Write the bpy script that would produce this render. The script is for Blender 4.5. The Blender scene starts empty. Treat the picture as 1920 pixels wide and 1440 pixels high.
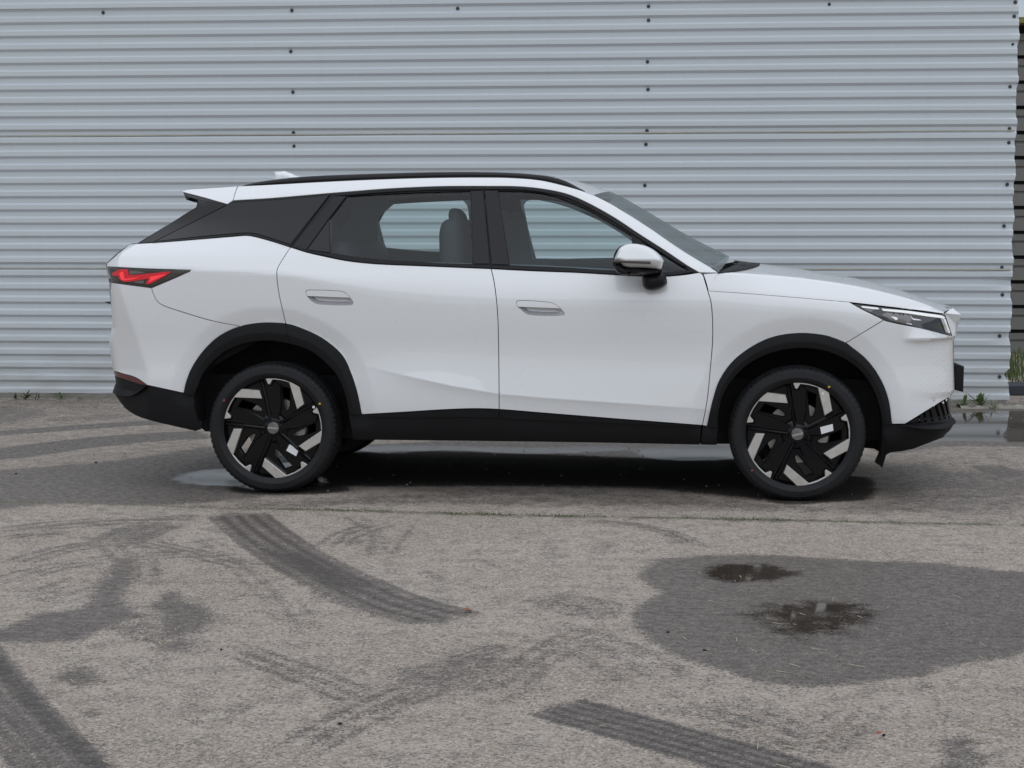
import bpy, bmesh, math, random
import numpy as np
from mathutils import Vector, Matrix
from mathutils.geometry import delaunay_2d_cdt
rng = np.random.default_rng(7); random.seed(7)
S = bpy.context.scene; COL = S.collection

# ---------------------------------------------------------------- camera
F, PITCH, CAM_H = 3050.0, math.radians(4.9), 1.34      # focal length in photo pixels (1920 wide), tilt down, eye height
cam = bpy.data.cameras.new('camera'); cam.sensor_width = 36; cam.lens = F/1920*36
cam.clip_start = .05; cam.clip_end = 2000
cam_o = bpy.data.objects.new('camera', cam); COL.objects.link(cam_o)
cam_o.location = (0, 0, CAM_H); cam_o.rotation_euler = (math.pi/2-PITCH, 0, 0)
S.camera = cam_o

# ---------------------------------------------------------------- sky, sun, exposure
SUN_EL, SUN_AZ = math.radians(74), math.radians(175)     # azimuth clockwise from +Y
W_ = bpy.data.worlds.new("World"); S.world = W_; W_.use_nodes = True
wn = W_.node_tree; wn.nodes.clear()
sky = wn.nodes.new('ShaderNodeTexSky'); sky.sky_type = 'NISHITA'; sky.sun_disc = False
sky.sun_elevation = SUN_EL; sky.sun_rotation = SUN_AZ; sky.dust_density = 0.25; sky.air_density = 1.0; sky.ozone_density = 1.5
hs = wn.nodes.new('ShaderNodeHueSaturation'); hs.inputs['Saturation'].default_value = .50
bg = wn.nodes.new('ShaderNodeBackground'); bg.inputs['Strength'].default_value = .07
wo = wn.nodes.new('ShaderNodeOutputWorld')
wn.links.new(sky.outputs[0], hs.inputs['Color']); wn.links.new(hs.outputs[0], bg.inputs[0]); wn.links.new(bg.outputs[0], wo.inputs[0])
sl = bpy.data.lights.new('sun', 'SUN'); sl.energy = 1.5; sl.angle = math.radians(125); sl.color = (.96, .98, 1.0)
so = bpy.data.objects.new('sun', sl); COL.objects.link(so)
sd = Vector((math.sin(SUN_AZ)*math.cos(SUN_EL), math.cos(SUN_AZ)*math.cos(SUN_EL), math.sin(SUN_EL)))
so.rotation_euler = sd.to_track_quat('Z', 'Y').to_euler()
S.view_settings.view_transform = 'Standard'; S.view_settings.look = 'None'
S.view_settings.exposure = 0.42; S.view_settings.gamma = 1.0; S.view_settings.use_curve_mapping = False

# ---------------------------------------------------------------- materials
def nmat(name):
    m = bpy.data.materials.new(name); m.use_nodes = True; nt = m.node_tree; nt.nodes.clear()
    o = nt.nodes.new('ShaderNodeOutputMaterial'); return m, nt, o
class NT:
    def __init__(s, nt): s.nt = nt
    def n(s, typ, ins=None, **kw):
        nd = s.nt.nodes.new(typ)
        for k, v in kw.items(): setattr(nd, k, v)
        for k, v in (ins or {}).items():
            sock = nd.inputs[k]
            if isinstance(v, bpy.types.NodeSocket): s.nt.links.new(v, sock)
            elif isinstance(v, bpy.types.Node): s.nt.links.new(v.outputs[0], sock)
            else: sock.default_value = v
        return nd
    def math(s, op, a, b=0.0, clamp=False):
        return s.n('ShaderNodeMath', {0: a, 1: b}, operation=op, use_clamp=clamp).outputs[0]
    def mix(s, fac, a, b):
        nd = s.n('ShaderNodeMix', data_type='RGBA'); nt = s.nt
        for sock, v in ((nd.inputs['Factor'], fac), (nd.inputs[6], a), (nd.inputs[7], b)):
            if isinstance(v, bpy.types.NodeSocket): nt.links.new(v, sock)
            else: sock.default_value = (*v, 1) if isinstance(v, tuple) and len(v) == 3 else v
        return nd.outputs[2]
    def ramp(s, v, lo, hi):
        nd = s.n('ShaderNodeMapRange', {0: v, 1: lo, 2: hi, 3: 0.0, 4: 1.0}, interpolation_type='SMOOTHSTEP'); return nd.outputs[0]
    def noise(s, vec, scale, detail=4, rough=.55):
        return s.n('ShaderNodeTexNoise', {'Vector': vec, 'Scale': scale, 'Detail': detail, 'Roughness': rough}).outputs[0]
def pbr(name, col, rough=.5, metal=0, coat=0, coat_rough=.03, spec=.5, var=0, vscale=8, bump=0, bscale=200, emit=0, alpha=1, objspace=True):
    m, nt, o = nmat(name); t = NT(nt)
    b = t.n('ShaderNodeBsdfPrincipled', {'Base Color': (*col, 1), 'Roughness': rough, 'Metallic': metal, 'Coat Weight': coat,
            'Coat Roughness': coat_rough, 'Specular IOR Level': spec, 'Coat IOR': 1.62 if coat == 1.0 else 1.5})
    tc = t.n('ShaderNodeTexCoord').outputs['Object']
    if var:
        nz = t.noise(tc, vscale, 5)
        c2 = tuple(max(0, c*(1-var)) for c in col); c3 = tuple(min(1, c*(1+var)) for c in col)
        nt.links.new(t.mix(nz, c2, c3), b.inputs['Base Color'])
        r = t.n('ShaderNodeMapRange', {0: nz, 1: .3, 2: .7, 3: max(0, rough-.08), 4: min(1, rough+.08)}).outputs[0]
        nt.links.new(r, b.inputs['Roughness'])
    if bump:
        bn = t.n('ShaderNodeBump', {'Strength': bump, 'Distance': .002, 'Height': t.noise(tc, bscale, 3)})
        nt.links.new(bn.outputs[0], b.inputs['Normal'])
    if emit:
        b.inputs['Emission Color'].default_value = (*col, 1); b.inputs['Emission Strength'].default_value = emit
    nt.links.new(b.outputs[0], o.inputs[0]); return m
def glass(name, tint, refl_rough=.0, ior=1.5, gain=.85):
    m, nt, o = nmat(name); t = NT(nt)
    fr = t.n('ShaderNodeFresnel', {'IOR': ior})
    tr = t.n('ShaderNodeBsdfTransparent', {'Color': (*tint, 1)}); gl = t.n('ShaderNodeBsdfGlossy', {'Color': (1, 1, 1, 1), 'Roughness': refl_rough})
    k = t.math('MULTIPLY', fr.outputs[0], gain, True)
    mx = t.n('ShaderNodeMixShader', {0: k, 1: tr, 2: gl}); nt.links.new(mx.outputs[0], o.inputs[0]); return m
M = {}
M['paint'] = pbr('pearl_white_paint', (.79, .80, .81), .28, 0, 1.0, .01, .5, var=.012, vscale=1.5)
M['black_gloss'] = pbr('gloss_black', (.005, .005, .006), .10, 0, .12, .03, spec=.3, var=.1, vscale=3)
M['black_trim'] = pbr('satin_black_trim', (.012, .0115, .013), .36, spec=.22, var=.15, vscale=6)
M['cladding'] = pbr('grained_black_plastic', (.011, .011, .012), .52, spec=.16, var=.12, vscale=4, bump=.25, bscale=900)
M['dark'] = pbr('dark_underside', (.008, .008, .009), .9, var=.3, vscale=9)
M['rubber'] = pbr('tyre_rubber', (.010, .010, .0115), .58, spec=.35, var=.55, vscale=22, bump=.8, bscale=70)
M['rim_black'] = pbr('gloss_black_rim', (.003, .003, .004), .12, 0, .2, .03, spec=.22, var=.2, vscale=10)
M['rim_silver'] = pbr('machined_alloy', (.66, .64, .61), .34, .85, var=.05, vscale=30)
M['steel'] = pbr('brake_steel', (.34, .32, .30), .42, .8, var=.25, vscale=25)
M['chrome'] = pbr('satin_chrome', (.62, .62, .64), .22, .9, var=.03, vscale=20)
M['recess'] = pbr('satin_silver_recess', (.55, .55, .56), .35, .4, .4, .05, var=.02)
M['glass'] = glass('tinted_side_glass', (.80, .885, .885))
M['windscreen'] = glass('windscreen_glass', (.40, .48, .47), ior=1.5, gain=.42)
M['privacy'] = pbr('privacy_glass', (.006, .007, .009), .02, 0, .15, .01, spec=.35, var=.1, vscale=2)
M['interior'] = pbr('grey_interior_trim', (.26, .33, .36), .8, var=.08, vscale=8)
M['seat'] = pbr('dark_grey_seat', (.075, .085, .095), .7, var=.12, vscale=16)
M['dash'] = pbr('black_dashboard', (.015, .016, .018), .6, var=.2, vscale=9)
M['lamp_black'] = pbr('lamp_housing', (.018, .017, .018), .12, 0, .8, .02, var=.2, vscale=20)
M['lamp_white'] = pbr('daylight_strip', (.85, .87, .86), .2, 0, .5, var=.02, emit=.12)
M['lamp_grey'] = pbr('lamp_reflector', (.20, .19, .19), .2, .5, var=.35, vscale=30)
M['red_light'] = pbr('lit_red_lens', (.62, .006, .020), .25, 0, .8, .03, var=.03, emit=.13)
M['red_core'] = pbr('lit_red_core', (.90, .04, .055), .25, 0, .8, .03, var=.03, emit=.34)
M['red_dark'] = pbr('dark_red_reflector', (.085, .006, .010), .22, 0, .6, var=.12, vscale=40)
M['smoke'] = pbr('smoked_lens', (.045, .038, .036), .12, 0, .8, .02, var=.4, vscale=30)
M['sticker'] = pbr('white_sticker', (.78, .79, .80), .6, var=.04, vscale=60)
M['letter'] = pbr('silver_lettering', (.75, .75, .76), .35, .3, var=.02)
M['dot_red'] = pbr('red_paint_dot', (.35, .06, .04), .6, var=.1)
M['dot_yellow'] = pbr('yellow_paint_dot', (.55, .38, .05), .6, var=.1)

# ---------------------------------------------------------------- object helpers
def link(name, me, parent=None, mats=()):
    o = bpy.data.objects.new(name, me); COL.objects.link(o)
    if parent is not None: o.parent = parent
    for m in mats: me.materials.append(m)
    return o
def tag(o, label=None, cat=None, group=None, kind=None):
    for k, v in (('label', label), ('category', cat), ('group', group), ('kind', kind)):
        if v: o[k] = v
    return o
def empty(name, loc=(0, 0, 0), rz=0):
    o = bpy.data.objects.new(name, None); COL.objects.link(o); o.location = loc; o.rotation_euler = (0, 0, rz); o.empty_display_size = .2; return o
def mesh(name, V, Fc, smooth=True, angle=None):
    me = bpy.data.meshes.new(name); me.from_pydata([tuple(map(float, v)) for v in V], [], [tuple(int(i) for i in f) for f in Fc])
    me.update()
    if smooth: me.polygons.foreach_set('use_smooth', np.ones(len(me.polygons), bool))
    if smooth and angle: me.set_sharp_from_angle(angle=math.radians(angle))
    return me
def grid_mesh(name, P, smooth=True, angle=None, flip=False, closeu=False):
    """P: (nu, nv, 3) array of points -> one quad sheet"""
    nu, nv = P.shape[:2]; V = P.reshape(-1, 3); Fc = []
    for i in range(nu if closeu else nu-1):
        a, b = i*nv, ((i+1) % nu)*nv
        for j in range(nv-1):
            q = (a+j, b+j, b+j+1, a+j+1); Fc.append(q[::-1] if flip else q)
    return mesh(name, V, Fc, smooth, angle)

# ---------------------------------------------------------------- 2-D polygon tools
def crom(pts, step=4.0, corner=False):
    """Catmull-Rom through 2-D points, resampled roughly every `step`"""
    p = np.asarray(pts, float)
    out = []
    if len(p) == 2 or corner:
        for a, b in zip(p[:-1], p[1:]):
            n = max(1, int(np.hypot(*(b-a))/step)); out += [a+(b-a)*i/n for i in range(n)]
        return np.array(out+[p[-1]])
    q = np.vstack([2*p[0]-p[1], p, 2*p[-1]-p[-2]])
    for i in range(1, len(q)-2):
        a, b, c, d = q[i-1:i+3]; n = max(1, int(np.hypot(*(c-b))/step))
        t0, t1 = 0., max(np.hypot(*(b-a)), 1e-6)**.5; t2 = t1+max(np.hypot(*(c-b)), 1e-6)**.5; t3 = t2+max(np.hypot(*(d-c)), 1e-6)**.5
        for k in range(n):
            t = t1+(t2-t1)*k/n
            A1 = (t1-t)/(t1-t0)*a+(t-t0)/(t1-t0)*b; A2 = (t2-t)/(t2-t1)*b+(t-t1)/(t2-t1)*c; A3 = (t3-t)/(t3-t2)*c+(t-t2)/(t3-t2)*d
            B1 = (t2-t)/(t2-t0)*A1+(t-t0)/(t2-t0)*A2; B2 = (t3-t)/(t3-t1)*A2+(t-t1)/(t3-t1)*A3
            out.append((t2-t)/(t2-t1)*B1+(t-t1)/(t2-t1)*B2)
    return np.array(out+[p[-1]])
def join(*cs):
    out = []
    for c in cs:
        for q in np.asarray(c, float):
            if not out or np.hypot(*(q-out[-1])) > 1e-6: out.append(q)
    if np.hypot(*(out[0]-out[-1])) < 1e-6: out.pop()
    return np.array(out)
def area(p): x, y = p[:, 0], p[:, 1]; return .5*np.sum(x*np.roll(y, -1)-np.roll(x, -1)*y)
def ccw(p): return p if area(p) > 0 else p[::-1]
def inset(p, d):
    p = ccw(p); e0 = p-np.roll(p, 1, 0); e1 = np.roll(p, -1, 0)-p
    e0 /= np.linalg.norm(e0, axis=1)[:, None]+1e-9; e1 /= np.linalg.norm(e1, axis=1)[:, None]+1e-9
    n0 = np.c_[-e0[:, 1], e0[:, 0]]; n1 = np.c_[-e1[:, 1], e1[:, 0]]; b = n0+n1; L = np.sum(b*n0, 1)[:, None]
    return p+d*b/np.maximum(L, .6)
def inside(p, Q):
    x, y = Q[:, 0], Q[:, 1]; r = np.zeros(len(Q), bool); a = p; b = np.roll(p, -1, 0)
    for (x0, y0), (x1, y1) in zip(a, b):
        if y0 == y1: continue
        c = ((y0 > y) != (y1 > y)) & (x < (x1-x0)*(y-y0)/(y1-y0)+x0); r ^= c
    return r
def dist(p, Q, closed=True):
    a = p if closed else p[:-1]; b = np.roll(p, -1, 0) if closed else p[1:]; d = np.full(len(Q), 1e9)
    for u, v in zip(a, b):
        e = v-u; t = np.clip(((Q-u)@e)/(e@e+1e-12), 0, 1); d = np.minimum(d, np.hypot(*(Q-u-t[:, None]*e).T))
    return d
def triangulate(outer, holes=(), g=.02, extra=None):
    """outer, holes: 2-D loops. Returns verts (n,2), triangles, loops as index lists"""
    outer = ccw(outer); loops = [outer]+[ccw(h)[::-1] for h in holes]
    pts = np.vstack(loops); edges = []; k = 0; idx = []
    for L in loops:
        n = len(L); edges += [(k+i, k+(i+1) % n) for i in range(n)]; idx.append(list(range(k, k+n))); k += n
    if g:
        lo, hi = outer.min(0), outer.max(0)
        xs = np.arange(lo[0]+g*.5, hi[0], g); ys = np.arange(lo[1]+g*.5, hi[1], g)
        Q = np.stack(np.meshgrid(xs, ys), -1).reshape(-1, 2)
        if extra is not None: Q = np.vstack([Q, extra])
        if len(Q):
            ok = inside(outer, Q)
            for h in holes: ok &= ~inside(h, Q)
            Q = Q[ok]
            if len(Q):
                for L in loops: Q = Q[dist(L, Q) > g*.45]
            pts = np.vstack([pts, Q])
    v, e, f, ov, _, _ = delaunay_2d_cdt([Vector(p) for p in pts], edges, [], 0, 1e-7)
    v = np.array([tuple(a) for a in v]); f = np.array([tuple(t) for t in f])
    c = v[f].mean(1); ok = inside(outer, c)
    for h in holes: ok &= ~inside(h, c)
    f = f[ok]
    m = {}
    for new, olds in enumerate(ov):
        for o_ in olds: m[o_] = new
    a = v[f]; s = (a[:, 1, 0]-a[:, 0, 0])*(a[:, 2, 1]-a[:, 0, 1])-(a[:, 1, 1]-a[:, 0, 1])*(a[:, 2, 0]-a[:, 0, 0])
    f[s < 0] = f[s < 0][:, ::-1]
    return v, f, [[m[i] for i in L] for L in idx]
def prism(name, outer, y0, y1, mat, parent=None, holes=(), bevel=0, axis='xz'):
    """plate in the x-z plane between y0 (outer face, towards the viewer when smaller) and y1"""
    outer = ccw(np.asarray(outer, float)); holes = [ccw(np.asarray(h, float)) for h in holes]
    top, hb = (inset(outer, bevel), [inset(h, -bevel) for h in holes]) if bevel else (outer, holes)
    v, f, loops = triangulate(top, hb, 0)
    V = [(a, y0, b) for a, b in v]; Fc = [tuple(t) for t in f]
    sg = 1 if y1 > y0 else -1
    for li, L in enumerate([outer]+[h[::-1] for h in holes]):
        T = loops[li]; n = len(L)
        if bevel:
            r = len(V); V += [(a, y0+sg*bevel, b) for a, b in L]; ring = list(range(r, r+n))
            for i in range(n): Fc.append((T[i], ring[i], ring[(i+1) % n], T[(i+1) % n]))
        else: ring = T
        r = len(V); V += [(a, y1, b) for a, b in L]
        for i in range(n): Fc.append((ring[i], r+i, r+(i+1) % n, ring[(i+1) % n]))
    if sg < 0: Fc = [q[::-1] for q in Fc]
    return link(name, mesh(name, V, Fc, False), parent, [mat] if mat else [])
def lathe(name, prof, n, mat, parent=None, mod=None, loc=(0, 0, 0), angle=35):
    """profile (r, y) turned about the y axis"""
    P = np.zeros((n, len(prof), 3))
    for i in range(n):
        a = 2*math.pi*i/n
        for j, (r, y) in enumerate(prof):
            rr = mod(i, j, r, y) if mod else r
            P[i, j] = (rr*math.cos(a), y, rr*math.sin(a))
    o = link(name, grid_mesh(name, P, True, angle, closeu=True), parent, [mat]); o.location = loc; return o
def inflate(name, outer, y0, depth, mat, parent=None, g=.012, power=.5, back=True, ybk=None, dmax=None):
    """pillow-shaped solid: outline in x-z, bulging from y0 towards -y by depth"""
    v, f, loops = triangulate(np.asarray(outer, float), (), g)
    L = loops[0]; d = dist(ccw(np.asarray(outer, float)), v); d[L] = 0
    dm = dmax or d.max(); t = np.clip(d/dm, 0, 1); h = depth*(1-(1-t)**2)**power
    V = [(a, y0-k, b) for (a, b), k in zip(v, h)]; Fc = [tuple(t) for t in f]
    if back:
        r = len(V); yb = y0 if ybk is None else ybk
        V += [(v[i][0], yb, v[i][1]) for i in L]; n = len(L)
        for i in range(n): Fc.append((L[i], r+i, r+(i+1) % n, L[(i+1) % n]))
        Fc.append(tuple(range(r+n-1, r-1, -1)))
    return link(name, mesh(name, V, Fc, True, 50), parent, [mat])
# ---------------------------------------------------------------- where a photo pixel lands in the place
CP, SP = math.cos(PITCH), math.sin(PITCH)
def rays(px):
    px = np.atleast_2d(np.asarray(px, float)); u = (px[:, 0]-960)/F; v = (px[:, 1]-720)/F
    return np.c_[u, CP-v*SP, -SP-v*CP]
def ground_at(px, z=0.0):
    d = rays(px); t = (CAM_H-z)/-d[:, 2]; return np.c_[d[:, 0]*t, d[:, 1]*t]
def on_depth(px, Y):
    d = rays(px); t = Y/d[:, 1]; return np.c_[d[:, 0]*t, np.full(len(d), Y), CAM_H+d[:, 2]*t]

# ---------------------------------------------------------------- ground
def axis_coords(lo, hi, step_fn, far):
    c = [lo]
    while c[-1] < hi: c.append(c[-1]+step_fn(c[-1]))
    c = np.array(c); a, b = [], []; s = .05; x = lo
    while x > -far: x -= s; s *= 1.5; a.append(x)
    s = .05; x = c[-1]
    while x < far: x += s; s *= 1.5; b.append(x)
    return np.r_[a[::-1], c, b]
gx = axis_coords(-4.7, 4.7, lambda c: .0165, 400); gy = axis_coords(3.6, 14.4, lambda c: .0115+max(0, c-5)*.0016, 400)
GX, GY = np.meshgrid(gx, gy); G = np.c_[GX.ravel(), GY.ravel()]
wet = np.zeros(len(G)); pud = np.zeros(len(G)); moss = np.zeros(len(G)); car_shade = np.zeros(len(G)); dirt = np.zeros(len(G))
def poly_mask(px, soft=.10, corner=False):
    p = ground_at(crom(list(px)+[px[0]], 6, corner))[:-1]
    lo, hi = p.min(0)-soft*1.5, p.max(0)+soft*1.5
    k = np.where((G[:, 0] > lo[0]) & (G[:, 0] < hi[0]) & (G[:, 1] > lo[1]) & (G[:, 1] < hi[1]))[0]
    d = dist(p, G[k]); s = np.where(inside(p, G[k]), d, -d); t = np.clip(.5+s/(2*soft), 0, 1); return k, t*t*(3-2*t)
def add(arr, kt, amp): k, t = kt; arr[k] = np.maximum(arr[k], t*amp)
def stroke(arr, px, width, amp, stripes=0, fade=.25, soft=.035):
    p = ground_at(crom(px, 6)); w2 = width/2+soft
    lo, hi = p.min(0)-w2, p.max(0)+w2
    k = np.where((G[:, 0] > lo[0]) & (G[:, 0] < hi[0]) & (G[:, 1] > lo[1]) & (G[:, 1] < hi[1]))[0]; Q = G[k]
    amp = amp*1.22; best = np.full(len(k), 1e9); side = np.zeros(len(k)); al = np.zeros(len(k)); s = 0; tot = np.hypot(*np.diff(p, axis=0).T).sum()
    for u, v in zip(p[:-1], p[1:]):
        e = v-u; L = np.hypot(*e)+1e-9; t = np.clip(((Q-u)@e)/(L*L), 0, 1); r = Q-u-t[:, None]*e; d = np.hypot(*r.T); m = d < best
        best[m] = d[m]; side[m] = np.sign(e[0]*r[m, 1]-e[1]*r[m, 0])*d[m]; al[m] = (s+t[m]*L)/tot; s += L
    a = np.clip((w2-best)/(2*soft), 0, 1)*amp
    if stripes: a *= .56+.44*np.clip(.5+.9*np.cos(side/width*2*math.pi*stripes+.8*np.sin(al*9)), 0, 1)
    a *= np.clip(al/fade, 0, 1)*np.clip((1-al)/fade, 0, 1) if fade else 1
    arr[k] = np.maximum(arr[k], a)
# big damp patch with two films of standing water
add(wet, poly_mask([(1195,1075),(1230,1052),(1300,1043),(1450,1041),(1600,1050),(1750,1056),(1860,1068),(1990,1085),(2020,1150),(1970,1205),(1880,1234),(1800,1247),(1755,1256),(1740,1268),(1680,1274),(1600,1285),(1500,1288),(1430,1280),(1370,1262),(1290,1240),(1240,1217),(1195,1180),(1183,1160),(1203,1132),(1235,1108),(1212,1095)], .055), .92)
add(pud, poly_mask([(1300,1070),(1340,1058),(1400,1056),(1460,1062),(1500,1076),(1450,1090),(1380,1093),(1325,1086)], .10), .95)
add(pud, poly_mask([(1370,1150),(1440,1128),(1540,1122),(1640,1128),(1672,1146),(1650,1170),(1590,1195),(1500,1205),(1430,1190)], .20), .86)
# tyre marks and damp blobs
add(wet, poly_mask([(470,960),(550,1022),(625,1052),(725,1103),(800,1138),(868,1156),(850,1171),(800,1171),(700,1156),(600,1112),(525,1067),(450,1022),(398,966),(430,958)], .075), .60)
stroke(wet, [(440,962),(540,1038),(640,1090),(740,1132),(862,1165)], .30, 1.0, 4, .04, .02)
stroke(wet, [(480,1005),(600,1072),(700,1118),(780,1145)], .20, 1.05, 0, .3, .06)
stroke(wet, [(400,960),(470,1025),(560,1082),(660,1135),(790,1168)], .10, .6, 3, .1)
add(wet, poly_mask([(-60,1190),(0,1176),(75,1150),(150,1140),(185,1092),(212,1060),(245,1040),(257,1075),(235,1112),(246,1146),(278,1153),(205,1176),(160,1196),(90,1206),(0,1206),(-60,1215)], .07), .90)
add(wet, poly_mask([(278,1135),(320,1108),(360,1128),(402,1150),(388,1176),(345,1191),(320,1196),(300,1180),(293,1152)], .07), .86)
add(wet, poly_mask([(280,1222),(310,1205),(368,1202),(372,1214),(340,1226)], .05), .68)
add(wet, poly_mask([(68,1291),(140,1250),(192,1262),(152,1293),(112,1280)], .06), .74)
add(wet, poly_mask([(142,1346),(185,1325),(203,1331),(190,1343),(160,1347)], .04), .66)
stroke(wet, [(-40,1195),(15,1268),(70,1330),(125,1385),(215,1475)], .085, 1.0, 0, .02, .02)
stroke(wet, [(-60,1232),(0,1306),(60,1368),(135,1450)], .030, .95, 0, .02, .012); stroke(wet, [(-60,1262),(0,1334),(55,1390),(105,1450)], .034, .9, 0, .02, .012); stroke(wet, [(-60,1300),(0,1366),(75,1450)], .034, .85, 0, .02, .012); stroke(wet, [(-60,1345),(0,1404),(42,1450)], .03, .8, 0, .02, .012)
add(wet, poly_mask([(1022,1325),(1078,1310),(1180,1345),(1320,1385),(1420,1423),(1560,1450),(1400,1450),(1290,1416),(1150,1371),(1062,1341)], .04), .60)
stroke(wet, [(1030,1322),(1150,1354),(1300,1398),(1420,1430),(1560,1470)], .24, 1.1, 5, .05, .016)
add(wet, poly_mask([(1762,1392),(1775,1380),(1788,1384),(1800,1372),(1815,1380),(1850,1450),(1765,1450)], .04), .74)
add(wet, poly_mask([(1770,1340),(1790,1330),(1793,1340),(1778,1348)], .03), .55)
add(wet, poly_mask([(1700,1262),(1735,1262),(1745,1290),(1725,1300)], .05), .5)
stroke(wet, [(725,1056),(748,1020),(783,975)], .05, .6); stroke(wet, [(1040,975),(1200,985),(1270,1005),(1330,1035)], .13, .62, 3)
stroke(wet, [(1135,1010),(1142,1034)], .05, .55); stroke(wet, [(655,1355),(740,1320),(835,1282)], .06, .58); stroke(wet, [(780,1065),(845,1095)], .05, .55)
stroke(wet, [(880,1045),(960,1070)], .05, .5); stroke(wet, [(850,1240),(960,1205)], .14, .62, 4); stroke(wet, [(700,1300),(880,1250),(960,1215)], .3, .46)
stroke(wet, [(410,1200),(480,1230),(560,1262),(640,1292),(760,1330)], .2, .5, 3); stroke(wet, [(200,1000),(330,1030),(450,1058),(560,1078)], .22, .52, 4)
stroke(wet, [(0,1012),(60,1004),(150,1000)], .16, .56, 2); stroke(wet, [(600,1035),(660,1000),(740,975)], .2, .52, 3); stroke(wet, [(420,1130),(470,1110)], .1, .5, 3)
stroke(wet, [(880,1270),(960,1305)], .12, .5, 3); stroke(wet, [(170,985),(240,1040),(270,1120)], .25, .45, 3); stroke(wet, [(420,1325),(480,1330)], .12, .45)
stroke(wet, [(1260,1310),(1360,1335),(1470,1370),(1600,1420)], .3, .44, 4); stroke(wet, [(960,1170),(1090,1200),(1200,1255),(1320,1300)], .35, .38, 3)
for i, (pxs, wd, am, ns) in enumerate([
    ([(-40,1100),(120,1060),(330,1040),(520,1040)], .20, .42, 3), ([(320,985),(420,1040),(520,1120),(600,1230)], .16, .38, 2),
    ([(500,1440),(640,1360),(800,1290),(960,1240)], .20, .44, 3), ([(-40,1000),(100,985),(260,975),(420,972)], .24, .55, 2), ([(0,1065),(80,1040),(180,1020),(330,1005)], .2, .50, 3),
    ([(1180,1170),(1100,1190),(1000,1240),(900,1330)], .2, .42, 3), ([(1480,1440),(1560,1380),(1620,1320)], .18, .38, 3), ([(640,960),(690,1000),(700,1050)], .16, .44, 2),
    ([(200,1030),(250,1000),(330,975)], .3, .50, 0), ([(250,1150),(330,1185),(420,1190)], .35, .42, 0), ([(1000,1110),(1100,1140),(1200,1150)], .3, .40, 0), ([(0,1120),(100,1110),(180,1080)], .25, .38, 3)]):
    stroke(wet, pxs, wd, am, ns, .2, .02)
# between the car and the wall, left: long sideways tracks
stroke(wet, [(-80,816),(0,812),(125,803),(275,793),(420,788)], .34, .72, 0, .05); stroke(wet, [(-80,860),(0,852),(150,832),(280,820),(400,814)], .52, .78, 0, .05)
add(wet, poly_mask([(-80,760),(60,762),(110,775),(60,790),(0,798),(-80,800)], .2), .62); stroke(wet, [(60,780),(150,786),(260,772)], .35, .45, 0)
stroke(wet, [(90,742),(180,768),(240,770)], .35, .4)
add(wet, poly_mask([(-120,748),(700,752),(2000,760),(2000,800),(1500,800),(420,795),(-120,800)], .25), .40); add(wet, poly_mask([(-120,805),(420,795),(420,850),(-120,880)], .3), .34); add(wet, poly_mask([(1640,835),(2000,835),(2000,960),(1640,950)], .3), .36)
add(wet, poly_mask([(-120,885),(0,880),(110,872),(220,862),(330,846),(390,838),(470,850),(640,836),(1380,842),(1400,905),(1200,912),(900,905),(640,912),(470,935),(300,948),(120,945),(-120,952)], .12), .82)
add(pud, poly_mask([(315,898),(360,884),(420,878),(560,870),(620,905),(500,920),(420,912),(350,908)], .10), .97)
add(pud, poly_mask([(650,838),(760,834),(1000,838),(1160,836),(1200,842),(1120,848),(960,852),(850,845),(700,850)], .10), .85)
add(car_shade, poly_mask([(560,860),(700,846),(1000,850),(1200,858),(1380,860),(1450,890),(1440,935),(1380,932),(1200,916),(900,912),(640,912),(560,905)], .16), 1.0)  # shade under the car, painted in as dark matte ground
add(car_shade, poly_mask([(420,900),(500,895),(640,895),(660,918),(600,926),(500,928),(430,920)], .08), .9); add(car_shade, poly_mask([(1380,905),(1480,900),(1640,900),(1640,930),(1560,942),(1440,942)], .08), .9)  # contact shade painted round the near tyres
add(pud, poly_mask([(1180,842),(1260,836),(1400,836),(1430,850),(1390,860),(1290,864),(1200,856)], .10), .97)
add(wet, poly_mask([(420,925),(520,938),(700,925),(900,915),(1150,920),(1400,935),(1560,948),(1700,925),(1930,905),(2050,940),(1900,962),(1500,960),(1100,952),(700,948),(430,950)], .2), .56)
# right: puddle against the wall and mud round it
add(pud, poly_mask([(1700,778),(1790,775),(1860,771),(1930,769),(2080,768),(2090,826),(1925,829),(1860,828),(1780,827),(1700,830)], .06), 1.0)
add(wet, poly_mask([(1600,770),(1790,768),(2100,760),(2120,845),(1900,838),(1780,838),(1640,845)], .12), .85)
add(wet, poly_mask([(1640,875),(1750,862),(1800,880),(1930,875),(2000,900),(1930,925),(1760,920),(1660,935)], .2), .62); stroke(wet, [(1840,868),(1880,886),(1960,900)], .25, .66)
add(dirt, poly_mask([(1740,760),(1850,757),(2000,757),(2000,768),(1850,770),(1740,774)], .1), .8)
add(dirt, poly_mask([(-100,745),(230,744),(700,760),(1500,765),(1500,775),(700,772),(230,758),(-100,757)], .18), .6)
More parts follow.
